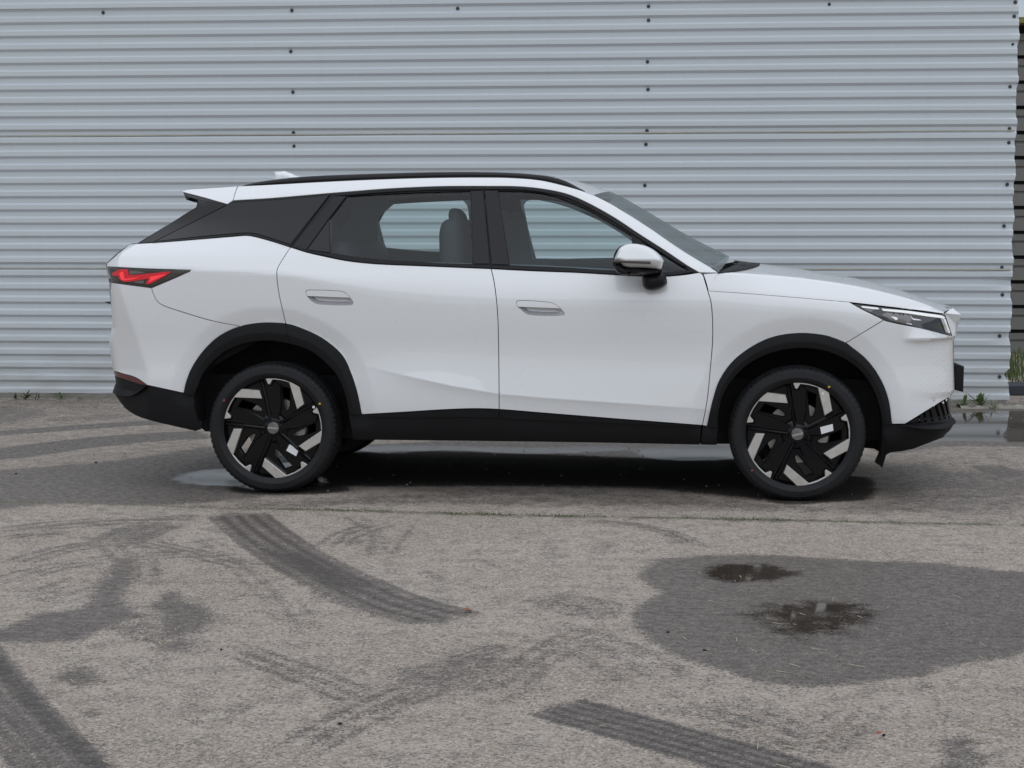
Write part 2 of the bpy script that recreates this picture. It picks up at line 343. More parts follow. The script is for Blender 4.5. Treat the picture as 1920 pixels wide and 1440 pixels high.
# mossy joint
stroke(moss, [(-100,938),(0,941),(200,945),(420,952),(640,957),(840,963),(1020,967),(1200,970),(1400,974),(1600,978),(1960,986)], .07, .9, 0, 0, .05)
stroke(wet, [(-100,938),(0,941),(200,945),(420,952),(640,957),(840,963),(1020,967),(1200,970),(1400,974),(1600,978),(1960,986)], .10, .46, 0, 0, .06)
ny, nx = GX.shape
ii = (np.arange(ny-1)[:, None]*nx+np.arange(nx-1)[None]).ravel(); quads = np.c_[ii, ii+1, ii+1+nx, ii+nx]
gz = -.006*wet*0; me = bpy.data.meshes.new('ground'); me.vertices.add(len(G)); me.vertices.foreach_set('co', np.c_[G, gz].ravel())
me.loops.add(quads.size); me.loops.foreach_set('vertex_index', quads.ravel()); me.polygons.add(len(quads))
me.polygons.foreach_set('loop_start', np.arange(0, quads.size, 4)); me.polygons.foreach_set('loop_total', np.full(len(quads), 4)); me.update(calc_edges=True)
for nm, ar in (('wet', wet), ('pud', pud), ('moss', moss), ('dirt', dirt), ('car_shade', car_shade)):
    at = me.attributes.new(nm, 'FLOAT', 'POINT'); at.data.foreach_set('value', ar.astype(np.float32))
m, nt, out = nmat('worn_asphalt'); t = NT(nt); M['asphalt'] = m
pos = t.n('ShaderNodeNewGeometry').outputs['Position']
A = lambda nm: t.n('ShaderNodeAttribute', attribute_name=nm).outputs['Fac']
nb = t.noise(pos, 1.1, 4); nm_ = t.noise(pos, 9, 5, .6); nf = t.noise(pos, 85, 4, .65); nff = t.noise(pos, 300, 3, .6); n25 = t.noise(t.n('ShaderNodeMapping', {'Vector': pos, 'Scale': (.85, 1.0, 1.0)}).outputs[0], 30, 3, .55)
vor = t.n('ShaderNodeTexVoronoi', {'Vector': pos, 'Scale': 95.0}); vc = t.n('ShaderNodeSeparateColor', {0: vor.outputs['Color']})
vor2 = t.n('ShaderNodeTexVoronoi', {'Vector': pos, 'Scale': 190.0}); vc2 = t.n('ShaderNodeSeparateColor', {0: vor2.outputs['Color']})
base = t.mix(t.ramp(nb, .35, .65), (.402, .338, .276), (.488, .418, .350))
base = t.mix(t.math('MULTIPLY', t.ramp(nm_, .42, .66), .45), base, (.235, .20, .172))
base = t.mix(t.math('MULTIPLY', t.ramp(nf, .48, .64), .55), base, (.12, .102, .09))
base = t.mix(t.math('MULTIPLY', t.ramp(nff, .50, .64), .62), base, (.10, .088, .08))
base = t.mix(t.math('MULTIPLY', t.ramp(vc.outputs[0], .76, .86), .60), base, (.50, .455, .405))
base = t.mix(t.math('MULTIPLY', t.ramp(vc.outputs[1], .84, .92), .55), base, (.10, .09, .085))
base = t.mix(t.math('MULTIPLY', t.ramp(vc2.outputs[0], .84, .91), .75), base, (.58, .53, .47))
base = t.mix(t.math('MULTIPLY', t.ramp(vc2.outputs[2], .93, .96), .5), base, (.30, .20, .12))
base = t.mix(t.math('MULTIPLY', t.ramp(n25, .46, .66), .22), base, (.185, .155, .130)); base = t.mix(t.math('MULTIPLY', t.ramp(n25, .34, .46), -.35), base, (.40, .36, .32)) if False else base
# ragged damp mask
jit = t.math('ADD', t.math('MULTIPLY', t.math('SUBTRACT', nf, .5), 2.2), t.math('MULTIPLY', t.math('SUBTRACT', nff, .5), 2.4))
jit = t.math('ADD', jit, t.math('ADD', t.math('MULTIPLY', t.math('SUBTRACT', nm_, .5), 1.0), t.math('MULTIPLY', t.math('SUBTRACT', n25, .5), .6)))
w = t.ramp(t.math('ADD', A('wet'), t.math('MULTIPLY', jit, .8)), .26, .64)
w0 = t.math('MULTIPLY', t.ramp(t.math('ADD', t.math('MULTIPLY', nb, .5), t.math('MULTIPLY', nm_, .5)), .50, .64), .58)
w = t.math('MAXIMUM', w, t.math('MULTIPLY', w0, t.ramp(nf, .4, .6)))
p_ = t.ramp(t.math('ADD', A('pud'), t.math('ADD', t.math('MULTIPLY', jit, .40), t.math('MULTIPLY', t.math('SUBTRACT', nm_, .5), .8))), .30, .88)
wetcol = t.mix(t.ramp(t.math('ADD', t.math('MULTIPLY', nf, .5), t.math('MULTIPLY', n25, .5)), .40, .60), (.118, .100, .088), (.060, .050, .044))
wetcol = t.mix(t.math('MULTIPLY', t.ramp(vc2.outputs[0], .80, .90), .7), wetcol, (.22, .20, .178))
c = t.mix(t.math('MULTIPLY', w, t.n('ShaderNodeMapRange', {0: nff, 1: .36, 2: .60, 3: .66, 4: .98}).outputs[0]), base, wetcol)
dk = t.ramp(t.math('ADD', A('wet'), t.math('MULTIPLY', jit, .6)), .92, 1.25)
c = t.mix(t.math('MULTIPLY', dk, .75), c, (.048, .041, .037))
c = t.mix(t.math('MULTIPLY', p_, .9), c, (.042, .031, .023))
dm = t.ramp(t.math('ADD', A('dirt'), t.math('MULTIPLY', jit, .9)), .35, .7)
c = t.mix(t.math('MULTIPLY', dm, .75), c, t.mix(nm_, (.055, .045, .036), (.16, .13, .10)))
shd = t.ramp(t.math('ADD', A('car_shade'), t.math('MULTIPLY', jit, .5)), .25, .75)
c = t.mix(t.math('MULTIPLY', shd, .88), c, (.020, .018, .017))  # painted car shade: near-black, with sheen taken off below
ms = t.ramp(t.math('ADD', A('moss'), t.math('ADD', jit, t.math('MULTIPLY', t.math('SUBTRACT', t.noise(pos, 2.6, 3), .5), 1.6))), .52, .82)
c = t.mix(t.math('MULTIPLY', ms, .65), c, t.mix(nf, (.035, .042, .018), (.085, .10, .035)))
b = t.n('ShaderNodeBsdfPrincipled', {'Base Color': c, 'Specular IOR Level': t.n('ShaderNodeMapRange', {0: shd, 3: .4, 4: .03}).outputs[0]})
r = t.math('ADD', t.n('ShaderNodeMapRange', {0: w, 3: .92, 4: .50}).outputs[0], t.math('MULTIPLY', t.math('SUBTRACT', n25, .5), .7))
r = t.n('ShaderNodeMix', {0: shd, 2: r, 3: .95}, data_type='FLOAT').outputs[0]
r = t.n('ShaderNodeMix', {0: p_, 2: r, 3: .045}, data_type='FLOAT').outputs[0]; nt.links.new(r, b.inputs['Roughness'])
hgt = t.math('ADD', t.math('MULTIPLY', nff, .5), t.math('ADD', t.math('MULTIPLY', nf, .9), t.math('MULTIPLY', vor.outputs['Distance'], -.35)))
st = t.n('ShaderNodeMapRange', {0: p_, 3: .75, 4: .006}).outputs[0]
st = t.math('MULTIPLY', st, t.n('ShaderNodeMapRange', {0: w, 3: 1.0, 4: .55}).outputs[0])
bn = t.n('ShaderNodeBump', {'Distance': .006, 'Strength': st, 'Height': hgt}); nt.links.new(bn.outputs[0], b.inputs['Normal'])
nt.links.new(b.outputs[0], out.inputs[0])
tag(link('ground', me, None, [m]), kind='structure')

# ---------------------------------------------------------------- corrugated metal wall
WL, WR = np.array([-4.474, 14.244]), np.array([4.114, 13.564]); wdir = (WR-WL)/np.hypot(*(WR-WL))
wall = empty('corrugated_wall', (WL[0], WL[1], 0), math.atan2(wdir[1], wdir[0]))      # local x along the wall, -y towards the yard
tag(wall, 'tall light grey wall of horizontal corrugated metal sheets behind the white car', 'wall')
PIT, Z0 = .11427, .045
m, nt, out = nmat('galvanised_grey_sheet'); t = NT(nt); M['sheet'] = m
tc = t.n('ShaderNodeTexCoord').outputs['Object']; mp = t.n('ShaderNodeMapping', {'Vector': tc, 'Scale': (.5, 1, 6)}).outputs[0]
st_ = t.noise(t.n('ShaderNodeMapping', {'Vector': tc, 'Scale': (9, 1, .5)}).outputs[0], 1.0, 5); big = t.noise(tc, .8, 4); sp = t.noise(tc, 35, 4)
c = t.mix(big, (.562, .605, .635), (.612, .65, .675)); c = t.mix(t.math('MULTIPLY', t.ramp(st_, .5, .75), .10), c, (.49, .51, .525))
c = t.mix(t.math('MULTIPLY', t.ramp(sp, .62, .78), .18), c, (.40, .40, .39))
sep = t.n('ShaderNodeSeparateXYZ', {0: tc}).outputs[2]                      # splashed dirt on the lowest half metre
low = t.math('MULTIPLY', t.n('ShaderNodeMapRange', {0: sep, 1: .08, 2: .75, 3: 1.0, 4: 0.0}).outputs[0], t.ramp(t.noise(mp, 3, 5), .25, .7))
c = t.mix(t.math('MULTIPLY', low, .55), c, (.33, .315, .29))
b = t.n('ShaderNodeBsdfPrincipled', {'Base Color': c, 'Roughness': .42, 'Specular IOR Level': .5}); nt.links.new(b.outputs[0], out.inputs[0])
M['seam_dirt'] = pbr('dirty_sheet_edge', (.40, .375, .31), .6, var=.35, vscale=5)
M['screw'] = pbr('dark_screw_head', (.06, .062, .075), .5, .3, var=.2, vscale=90)
XR_END = np.hypot(*(WR-WL))+.045
def wall_z(k): return Z0+PIT*k
rib = [(0, -.011), (.012, -.0114), (.325, -.0114), (.338, -.0108), (.472, .0102), (.485, .011), (.812, .011), (.822, .0108), (.992, -.0106)]  # (fraction of pitch from the lip up, y)
def sheet(k0, k1, yoff, xr_jag):
    xs = np.r_[np.linspace(-7, XR_END-1.2, 64), np.linspace(XR_END-1.15, XR_END, 24)]
    zf = []
    for k in range(k0, k1): zf += [(k+a, y) for a, y in rib]
    if k1 > k0: zf.append((k1-.004, -.011))
    P = np.zeros((len(xs), len(zf), 3)); ph = rng.uniform(0, 6, 8); ys0 = -.0
    for i, x in enumerate(xs):
        for j, (kz, y) in enumerate(zf):
            z = wall_z(kz)+.0010*math.sin(.7*x+kz*.12+ph[0])+.0005*math.sin(2.3*x+kz*.5+ph[1])
            yy = y+.003*math.sin(.45*x+ph[2]+kz*.12)+.0007*math.sin(1.9*x-kz*.3+ph[3])
            xx = x
            e = max(0, 1-(XR_END-x)/.25)
            if e > 0:
                xx += e*(.007*math.sin(kz*1.9+ph[4])+.004*math.sin(kz*4.1+ph[5])); yy += e*.006*math.sin(kz*.8+ph[6])
                if xr_jag and abs(kz-8.6) < .35: yy += .010*e*e; z -= .012*e*e
                if xr_jag and abs(kz-4.6) < .4: yy += .014*e*e; z += .012*e*e
                if xr_jag and abs(kz-1.8) < .25: xx -= .035*e*e
            dent = math.exp(-((x-.93)/.06)**2)*(abs(kz-19.5) < 1.4)*.006
            P[i, j] = (xx, yy+yoff+dent, z)
    return link('metal_sheet', grid_mesh('metal_sheet', P, False), wall, [m])
sheets = [sheet(0, 10, 0, True), sheet(9, 20, -.0035, True), sheet(19, 30, -.007, False), sheet(29, 42, -.0105, False)]
# the free lower lip of each overlapping sheet, wavy and dirty
for sh, k, yo in ((sheets[1], 9.53, -.0045), (sheets[2], 19.53, -.008)):
    xs = np.linspace(-7, XR_END-.01, 140); P = np.zeros((len(xs), 4, 3)); p0 = rng.uniform(0, 6, 4)
    for i, x in enumerate(xs):
        wv = .0035*math.sin(1.3*x+p0[0])+.002*math.sin(4.1*x+p0[1]); z = wall_z(k)-.004
        yy = yo-.002+.0025*math.sin(.8*x+p0[2]); yy += .003*math.sin(.55*x)+.0
        P[i] = ((x, yy+.004, z+.010), (x, yy-.004, z+.007+wv*.3), (x, yy-.0045, z+wv*.7), (x, yy+.003, z-.002+wv*.7))
    link('sheet_lip', grid_mesh('sheet_lip', P), sh, [M['seam_dirt']])
# screws
bm = bmesh.new(); bmesh.ops.create_cone(bm, cap_ends=True, segments=12, radius1=.0155, radius2=.0135, depth=.006, matrix=Matrix.Translation((0, -.003, 0)) @ Matrix.Rotation(math.pi/2, 4, 'X'))
bmesh.ops.create_cone(bm, cap_ends=True, segments=6, radius1=.008, radius2=.007, depth=.006, matrix=Matrix.Translation((0, -.009, 0)) @ Matrix.Rotation(math.pi/2, 4, 'X'))
sme = bpy.data.meshes.new('screw'); bm.to_mesh(sme); bm.free(); sme.materials.append(M['screw'])
inv = Matrix.Translation((WL[0], WL[1], 0)) @ Matrix.Rotation(math.atan2(wdir[1], wdir[0]), 4, 'Z'); inv = inv.inverted()
def wall_xz(px):
    d = rays(px)[0]; o = np.array(inv @ Vector((0, 0, CAM_H))); dd = np.array(inv.to_3x3() @ Vector(d)); tt = (0-o[1])/dd[1]; q = o+dd*tt; return q[0], q[2]
for px in [(193,20),(547,19),(545,99),(549,175),(550,251),(551,277),(858,14),(1216,11),(1216,39),(1214,119),(1215,171),(1213,248),(1211,274),(1209,350),(1555,5),(1904,3),(1902,29),(1899,83),(1894,162),(1893,241),(1892,267),(1889,346),(1883,424),(1879,499),(1880,552),(1875,629),(1875,704)]:
    x, z = wall_xz(px); k = (z-Z0)/PIT; kk = math.floor(k)+.675
    si = 0 if k < 9.5 else 1 if k < 19.5 else 2 if k < 29.5 else 3
    o = link('screw', sme, sheets[si]); o.location = (x, .0105+(-.0035*si), wall_z(kk)); o.rotation_euler = (0, rng.uniform(0, 3), 0)
# concrete footing under the sheets, and the steel rails and posts that carry them
m2, nt2, out2 = nmat('rough_concrete'); t2 = NT(nt2); M['concrete'] = m2
tc2 = t2.n('ShaderNodeTexCoord').outputs['Object']; n1 = t2.noise(tc2, 6, 6, .65); n2 = t2.noise(tc2, 45, 4)
c2 = t2.mix(n1, (.17, .165, .14), (.30, .29, .26)); c2 = t2.mix(t2.math('MULTIPLY', t2.ramp(t2.noise(tc2, 3, 4), .5, .7), .7), c2, (.075, .085, .045))
b2 = t2.n('ShaderNodeBsdfPrincipled', {'Base Color': c2, 'Roughness': .95}); bb = t2.n('ShaderNodeBump', {'Distance': .01, 'Strength': .6, 'Height': n2}); nt2.links.new(bb.outputs[0], b2.inputs['Normal']); nt2.links.new(b2.outputs[0], out2.inputs[0])
xs = np.linspace(-7, XR_END-.02, 200); P = np.zeros((len(xs), 4, 3))
for i, x in enumerate(xs): P[i] = ((x, -.012+.004*rng.normal(), -.03), (x, -.012+.003*rng.normal(), .042+.004*rng.normal()), (x, .0, .052), (x, .20, .055))
link('footing', grid_mesh('footing', P, False), wall, [m2])
M['post'] = pbr('dull_steel_post', (.16, .16, .165), .55, .4, var=.2, vscale=5)
for x in (-5.2, -2.2, .8, 3.8, 6.8, XR_END-.25): link('post', prism('tmp', [(x-.03, 0), (x+.03, 0), (x+.03, 4.8), (x-.03, 4.8)], .042, .10, M['post']).data, wall)
for o in [o for o in COL.objects if o.name.startswith('tmp')]: bpy.data.objects.remove(o)
for z in (.6, 1.9, 3.2, 4.5): link('rail', prism('tmp', [(-7, z-.02), (XR_END-.05, z-.02), (XR_END-.05, z+.02), (-7, z+.02)], .024, .040, M['post']).data, wall)
for o in [o for o in COL.objects if o.name.startswith('tmp')]: bpy.data.objects.remove(o)

# ---------------------------------------------------------------- plank shed, kerb, grass and tree past the wall's right end
M['plank'] = pbr('weathered_dark_plank', (.17, .165, .155), .85, var=.45, vscale=3, bump=.4, bscale=60)
M['gap'] = pbr('shadowed_gap', (.012, .011, .011), .95, var=.2)
shed = empty('plank_shed', (8.4, 20.0, 0)); tag(shed, 'dark weathered plank shed wall seen past the right end of the metal wall', 'shed')
pitch_s = .302; prof = [(-.0, 0.0), (-.055, .0), (-.055, .135), (-.035, .15), (-.035, .165), (-.06, .18), (-.06, .255), (-.005, .258)]
bp = np.array([[( x, y, z) for y, z in prof] for x in (-2.6, 6.0)])
pm = grid_mesh('plank', bp, False); pm.materials.append(M['plank'])
for k in range(13):
    o = link('plank', pm, shed); o.location = (rng.uniform(-.02, .02), rng.uniform(-.008, .008), .0+k*pitch_s); o.rotation_euler = (rng.uniform(-.02, .02), 0, 0)
o = prism('wall', [(-2.55, 0), (5.95, 0), (5.95, 3.98), (-2.55, 3.98)], .0, .15, M['gap'], shed)
M['roof_edge'] = pbr('mossy_roof_edge', (.20, .19, .07), .85, var=.4, vscale=8)
prism('roof', [(-2.8, 3.985), (6.2, 3.985), (6.2, 4.05), (-2.8, 4.05)], -.25, 3.4, M['roof_edge'], shed)
prism('wall', [(-2.55, 0), (-2.45, 0), (-2.45, 3.98), (-2.55, 3.98)], .152, 3.2, M['plank'], shed)
M['dark_kerb'] = pbr('dark_painted_kerb', (.030, .033, .050), .55, var=.35, vscale=6)
kp = on_depth([(1893, 751)], 14.5)[0]
o = prism('kerb_block', [(0, 0), (2.4, 0), (2.4, .088), (2.38, .10), (.02, .10), (0, .088)], 0, .3, M['dark_kerb'], None, bevel=.012); o.location = (kp[0]-.45, 14.42, -.004)
tag(o, 'dark blue-black block on the ground past the right end of the metal wall', 'block')
M['pale_rubble'] = pbr('pale_broken_edge', (.27, .25, .21), .95, var=.5, vscale=18, bump=.5, bscale=80)
xs = np.linspace(0, 3.2, 90); P = np.zeros((90, 5, 3))
for i, x in enumerate(xs):
    a = .5+.5*math.sin(x*5+1)*math.sin(x*13); jj = rng.normal(0, .006, 5); P[i] = [(x, -.05-.05*a+jj[0]*2, -.01), (x, -.03-.03*a+jj[1], .012+jj[1]), (x, .03, .018+jj[2]), (x, .10+jj[3]*2, .014+jj[3]), (x, .13, -.01)]
o = link('concrete_edging', grid_mesh('concrete_edging', P, False), None, [M['pale_rubble']]); g0 = ground_at([(1800, 765)])[0]; o.location = (g0[0], g0[1]+.02, 0); o.rotation_euler = (0, 0, math.radians(-3))
tag(o, 'pale broken strip of concrete along the foot of the metal wall behind the puddle', 'edging')
M['grass'] = pbr('grass_blades', (.075, .105, .028), .7, var=.5, vscale=3)
M['leaf'] = pbr('weed_leaf', (.085, .13, .045), .6, var=.35, vscale=12)
M['leaf_dark'] = pbr('dark_small_weed', (.055, .06, .025), .7, var=.5, vscale=20)
def blades(name, pts, h, wd, mat, lean=.6):
    V, Fc = [], []
    for (x, y) in pts:
        a = rng.uniform(0, 6.28); L = h*rng.uniform(.5, 1.15); w = wd*rng.uniform(.6, 1.3); dx, dy = math.cos(a), math.sin(a); b = rng.uniform(.1, lean)*L; n = len(V)
        V += [(x-dy*w, y+dx*w, -.002), (x+dy*w, y-dx*w, -.002), (x+dx*b*.4+dy*w*.8, y+dy*b*.4-dx*w*.8, L*.6), (x+dx*b*.4-dy*w*.8, y+dy*b*.4+dx*w*.8, L*.6), (x+dx*b, y+dy*b, L)]
        Fc += [(n, n+1, n+2, n+3), (n+3, n+2, n+4)]
    return link(name, mesh(name, V, Fc, False), None, [mat])
pts = [(rng.uniform(4.6, 9), rng.uniform(15.2, 19.6)) for _ in range(5200)]
o = blades('grass', pts, .125, .006, M['grass']); tag(o, kind='stuff')
# grass in the mossy joint
jl = ground_at(crom([(420,952),(640,957),(840,963),(1020,967),(1200,970),(1400,974),(1600,978)], 6)); pts = []
for _ in range(190):
    if rng.random() < .7: q = jl[int(np.clip(rng.choice([rng.normal(len(jl)*.38, len(jl)*.03), rng.normal(len(jl)*.5, len(jl)*.05), rng.normal(len(jl)*.82, len(jl)*.04), rng.normal(len(jl)*.15, len(jl)*.02)]), 0, len(jl)-1))]
    else: q = jl[rng.integers(len(jl))]
    pts.append((q[0]+rng.normal(0, .03), q[1]+rng.normal(0, .012)))
tag(blades('joint_grass', pts, .016, .0022, M['grass'], 1.0), kind='stuff')
# weeds at the wall
def leaf(L, w, curl, fold=.25):
    V, Fc = [], []; n = 6
    for i in range(n+1):
        s = i/n; wd = w*(math.sin(math.pi*min(1, max(0, s*1.25-.25)))**.7*(1-.1*s) if s > .2 else 0)+.0022; z = L*(s*.75-curl*s*s); r = L*s
        V += [(r, -wd, z+fold*wd), (r, 0, z), (r, wd, z+fold*wd)]
    for i in range(n): a = 3*i; Fc += [(a, a+3, a+4, a+1), (a+1, a+4, a+5, a+2)]
    return mesh('leaf', V, Fc)
LEAVES = [leaf(.11, .017, .3), leaf(.085, .014, .55), leaf(.13, .015, .1), leaf(.06, .010, .5)]
for lm in LEAVES: lm.materials.append(M['leaf'])
def weed(px, n, size, label, stem=True, mat=None, grp=None):
    g = ground_at([px])[0]; r = empty('weed', (g[0], g[1], 0)); tag(r, label, 'weed', grp)
    for i in range(n):
        o = link('leaf', LEAVES[rng.integers(4)], r); s = size*rng.uniform(.7, 1.25); a = i*2.4+rng.uniform(-.4, .4)
        o.scale = (s, s, s); o.rotation_euler = (0, -rng.uniform(-.2, .75), a); o.location = (rng.normal(0, .01), rng.normal(0, .006), .003+ (rng.uniform(0, .05)*size if stem and i > n*.5 else 0))
        if mat: o.data = o.data.copy(); o.data.materials.clear(); o.data.materials.append(mat)
    if stem:
        V, Fc = [], []
        for k in range(3):
            a0, b0 = rng.uniform(-.25, .35), rng.uniform(.5, 1.)*.2*size; n0 = len(V)
            for i in range(5):
                s = i/4; x = a0*b0*s*(1+s); z = b0*s; V += [(x-.002, 0, z), (x+.002, -.002, z), (x, .002, z)]
            for i in range(4):
                for j in range(3): q = n0+3*i; Fc.append((q+j, q+(j+1) % 3, q+3+(j+1) % 3, q+3+j))
        link('stem', mesh('stem', V, Fc), r, [M['leaf']])
    return r
weed((1838, 764), 22, .85, 'tallest green weed with upright leaves at the wall foot right of the car')
weed((1862, 767), 13, .6, 'small low weed on the pale edging beside the tall weed', False)
weed((1806, 764), 12, .7, 'low sprawling weed at the wall close to the car nose', False)
weed((30, 750), 8, .45, 'small dark weed at the wall foot nearest the left edge of the photo', False, M['leaf_dark'])
weed((48, 750), 12, .55, 'dark leafy weed at the wall foot, largest of those left of the car', False, M['leaf_dark'])
weed((70, 750), 8, .5, 'small dark weed at the wall foot just right of the largest dark one', False, M['leaf_dark'])
weed((115, 750), 9, .5, 'green tuft at the wall foot between the dark weeds and the car', False)
weed((150, 750), 5, .35, 'thin sparse weed at the wall foot close behind the car tail', False)
# tree beyond the shed
tree = empty('tree', (12.6, 31, 0)); tag(tree, 'leafy tree against the bright sky above the dark plank shed', 'tree')
M['bark'] = pbr('grey_bark', (.10, .085, .07), .9, var=.4, vscale=6); M['tree_leaf'] = pbr('tree_leaves', (.09, .11, .04), .6, var=.4, vscale=2)
P = np.zeros((10, 12, 3))
for i in range(10):
    z = i*.8; r = .22*(1-i*.075); cx = .12*math.sin(i*.7)
    for j in range(12): a = j/11*2*math.pi; P[i, j] = (cx+r*math.cos(a), r*math.sin(a), z)
link('trunk', grid_mesh('trunk', P), tree, [M['bark']])
V, Fc = [], []
for _ in range(70):
    a = rng.uniform(0, 6.28); R = rng.uniform(.5, 3.0); h = rng.uniform(3.4, 8.5); c0 = np.array([R*math.cos(a), R*math.sin(a), h])
    for _ in range(42):
        q = c0+rng.normal(0, .34, 3); u = rng.normal(0, 1, 3); u /= np.linalg.norm(u); v = np.cross(u, rng.normal(0, 1, 3)); v /= np.linalg.norm(v); s = rng.uniform(.05, .1); n = len(V)
        V += [q-u*s, q+v*s*.5, q+u*s, q-v*s*.5]; Fc.append((n, n+1, n+2, n+3))
link('crown', mesh('crown', V, Fc, False), tree, [M['tree_leaf']])
V, Fc = [], []
for _ in range(26):
    a = rng.uniform(0, 6.28); h0 = rng.uniform(2.5, 6.5); L = rng.uniform(1, 2.8); e = np.array([math.cos(a)*L, math.sin(a)*L, h0+rng.uniform(.4, 1.8)]); s0 = np.array([0, 0, h0]); n = len(V); k = .035
    V += [s0+(k, 0, 0), s0+(-k, 0, 0), s0+(0, k, k), e+(k*.3, 0, 0), e+(-k*.3, 0, 0), e+(0, k*.3, k*.3)]; Fc += [(n, n+1, n+4, n+3), (n+1, n+2, n+5, n+4), (n+2, n, n+3, n+5)]
link('branches', mesh('branches', V, Fc, False), tree, [M['bark']])
# litter
M['dead_leaf'] = pbr('brown_leaf', (.26, .12, .07), .7, var=.35, vscale=30)
lf = leaf(.045, .012, .62, .5); lf.materials.append(M['dead_leaf']); g = ground_at([(862, 1149)])[0]
o = link('fallen_leaf', lf); o.location = (g[0], g[1], .006); o.rotation_euler = (.15, .28, .2); tag(o, 'curled brown fallen leaf at the end of the broad dark tyre mark', 'leaf')
M['orange'] = pbr('orange_scrap', (.55, .13, .07), .6, var=.2, vscale=50)
g = ground_at([(1648, 1376)])[0]; o = inflate('plastic_scrap', [(-.007, 0), (.0, -.002), (.007, .001), (.006, .006), (.002, .005), (-.005, .007)], 0, .003, M['orange'], g=.004); o.location = (g[0], g[1], .001)
tag(o, 'tiny orange scrap on the asphalt below the large damp patch', 'scrap')
bm = bmesh.new()
def pebble(bm, x, y, s, fl=.7):
    r = bmesh.ops.create_icosphere(bm, subdivisions=1, radius=s, matrix=Matrix.Translation((x, y, s*.3)) @ Matrix.Rotation(rng.uniform(0, 3), 4, 'Z') @ Matrix.Diagonal((rng.uniform(.8, 1.4), rng.uniform(.7, 1.1), fl, 1)))
    for v in r['verts']: v.co += Vector(rng.normal(0, s*.12, 3))
for _ in range(520):
    q = ground_at([(rng.uniform(-40, 1960), 940+500*rng.random()**.8)])[0]; pebble(bm, q[0], q[1], rng.uniform(.0015, .0042))
for _ in range(260):
    q = ground_at([(rng.uniform(-60, 1980), rng.uniform(748, 940))])[0]; pebble(bm, q[0], q[1], rng.uniform(.002, .007))
for _ in range(160):
    q = ground_at([(rng.choice([rng.uniform(-60, 240), rng.uniform(1740, 1960)]), rng.uniform(748, 768))])[0]; pebble(bm, q[0], q[1], rng.uniform(.004, .014), .6)
gm = bpy.data.meshes.new('gravel'); bm.to_mesh(gm); bm.free(); M['gravel'] = pbr('loose_grit', (.24, .22, .20), .9, var=.6, vscale=7)
tag(link('gravel', gm, None, [M['gravel']]), kind='stuff')
M['straw'] = pbr('dry_straw', (.46, .40, .27), .8, var=.3, vscale=9); V, Fc = [], []
for _ in range(240):
    q = ground_at([(rng.uniform(-40, 1960), 955+485*rng.random())])[0]; a = rng.uniform(0, 3.14); L = rng.uniform(.006, .026); w = .0011; dx, dy = math.cos(a), math.sin(a); n = len(V)
    V += [(q[0]-dx*L-dy*w, q[1]-dy*L+dx*w, .003), (q[0]-dx*L+dy*w, q[1]-dy*L-dx*w, .003), (q[0]+dx*L+dy*w, q[1]+dy*L-dx*w, .006), (q[0]+dx*L-dy*w, q[1]+dy*L+dx*w, .005)]; Fc.append((n, n+1, n+2, n+3))
tag(link('straw_bits', mesh('straw_bits', V, Fc, False), None, [M['straw']]), kind='stuff')
for i, px in enumerate([(415, 1219), (637, 1358), (1322, 1220), (1252, 1186), (1657, 1380), (180, 868), (30, 889)]):
    g = ground_at([px])[0]; bm = bmesh.new(); pebble(bm, 0, 0, (.006 if i < 5 else .008)); mm = bpy.data.meshes.new('stone'); bm.to_mesh(mm); bm.free()
    o = link('stone', mm, None, [M['dark']]); o.location = (g[0], g[1], 0)
    tag(o, ['small dark stone just right of the left-hand damp blobs', 'small dark stone at the lower end of a thin tyre line', 'small dark stone on the lower left rim of the large damp patch', 'small dark stone near the left edge of the large damp patch', 'tiny dark stone beside the orange scrap', 'dark stone on the damp ground left of the rear wheel', 'dark stone on damp ground near the left edge of the photo'][i], 'stone', 'dark stones lying on the asphalt')
# ================================================================ the car
RW, FW = np.array([-1.2936, 8.7057]), np.array([1.4895, 8.4222])     # outer faces of the near wheels on the ground
fd = (FW-RW)/np.hypot(*(FW-RW)); YAW = math.atan2(fd[1], fd[0]); WB2 = np.hypot(*(FW-RW))/2
yaxis = np.array([-fd[1], fd[0]])                                    # away from the viewer
HW = .905
CO = (RW+FW)/2+yaxis*HW
car = empty('parked_car', (CO[0], CO[1], 0), YAW)
tag(car, 'pearl white crossover parked side-on in front of the corrugated metal wall', 'car')
def local(px):
    d = rays(px); o = np.array([0, 0, CAM_H])-np.array([CO[0], CO[1], 0]); c, s = math.cos(YAW), math.sin(YAW)
    R = np.array([[c, s, 0], [-s, c, 0], [0, 0, 1]]); return R@o, d@R.T
def PL(px, y):
    """photo points -> (x, z) on the car's plane at distance y from its centreline"""
    o, d = local(px); y = np.broadcast_to(y, len(d)); t = (y-o[1])/d[:, 1]; return np.c_[o[0]+d[:, 0]*t, o[2]+d[:, 2]*t]
xz = lambda pts, y=-.915: PL(np.array(pts, float), y)

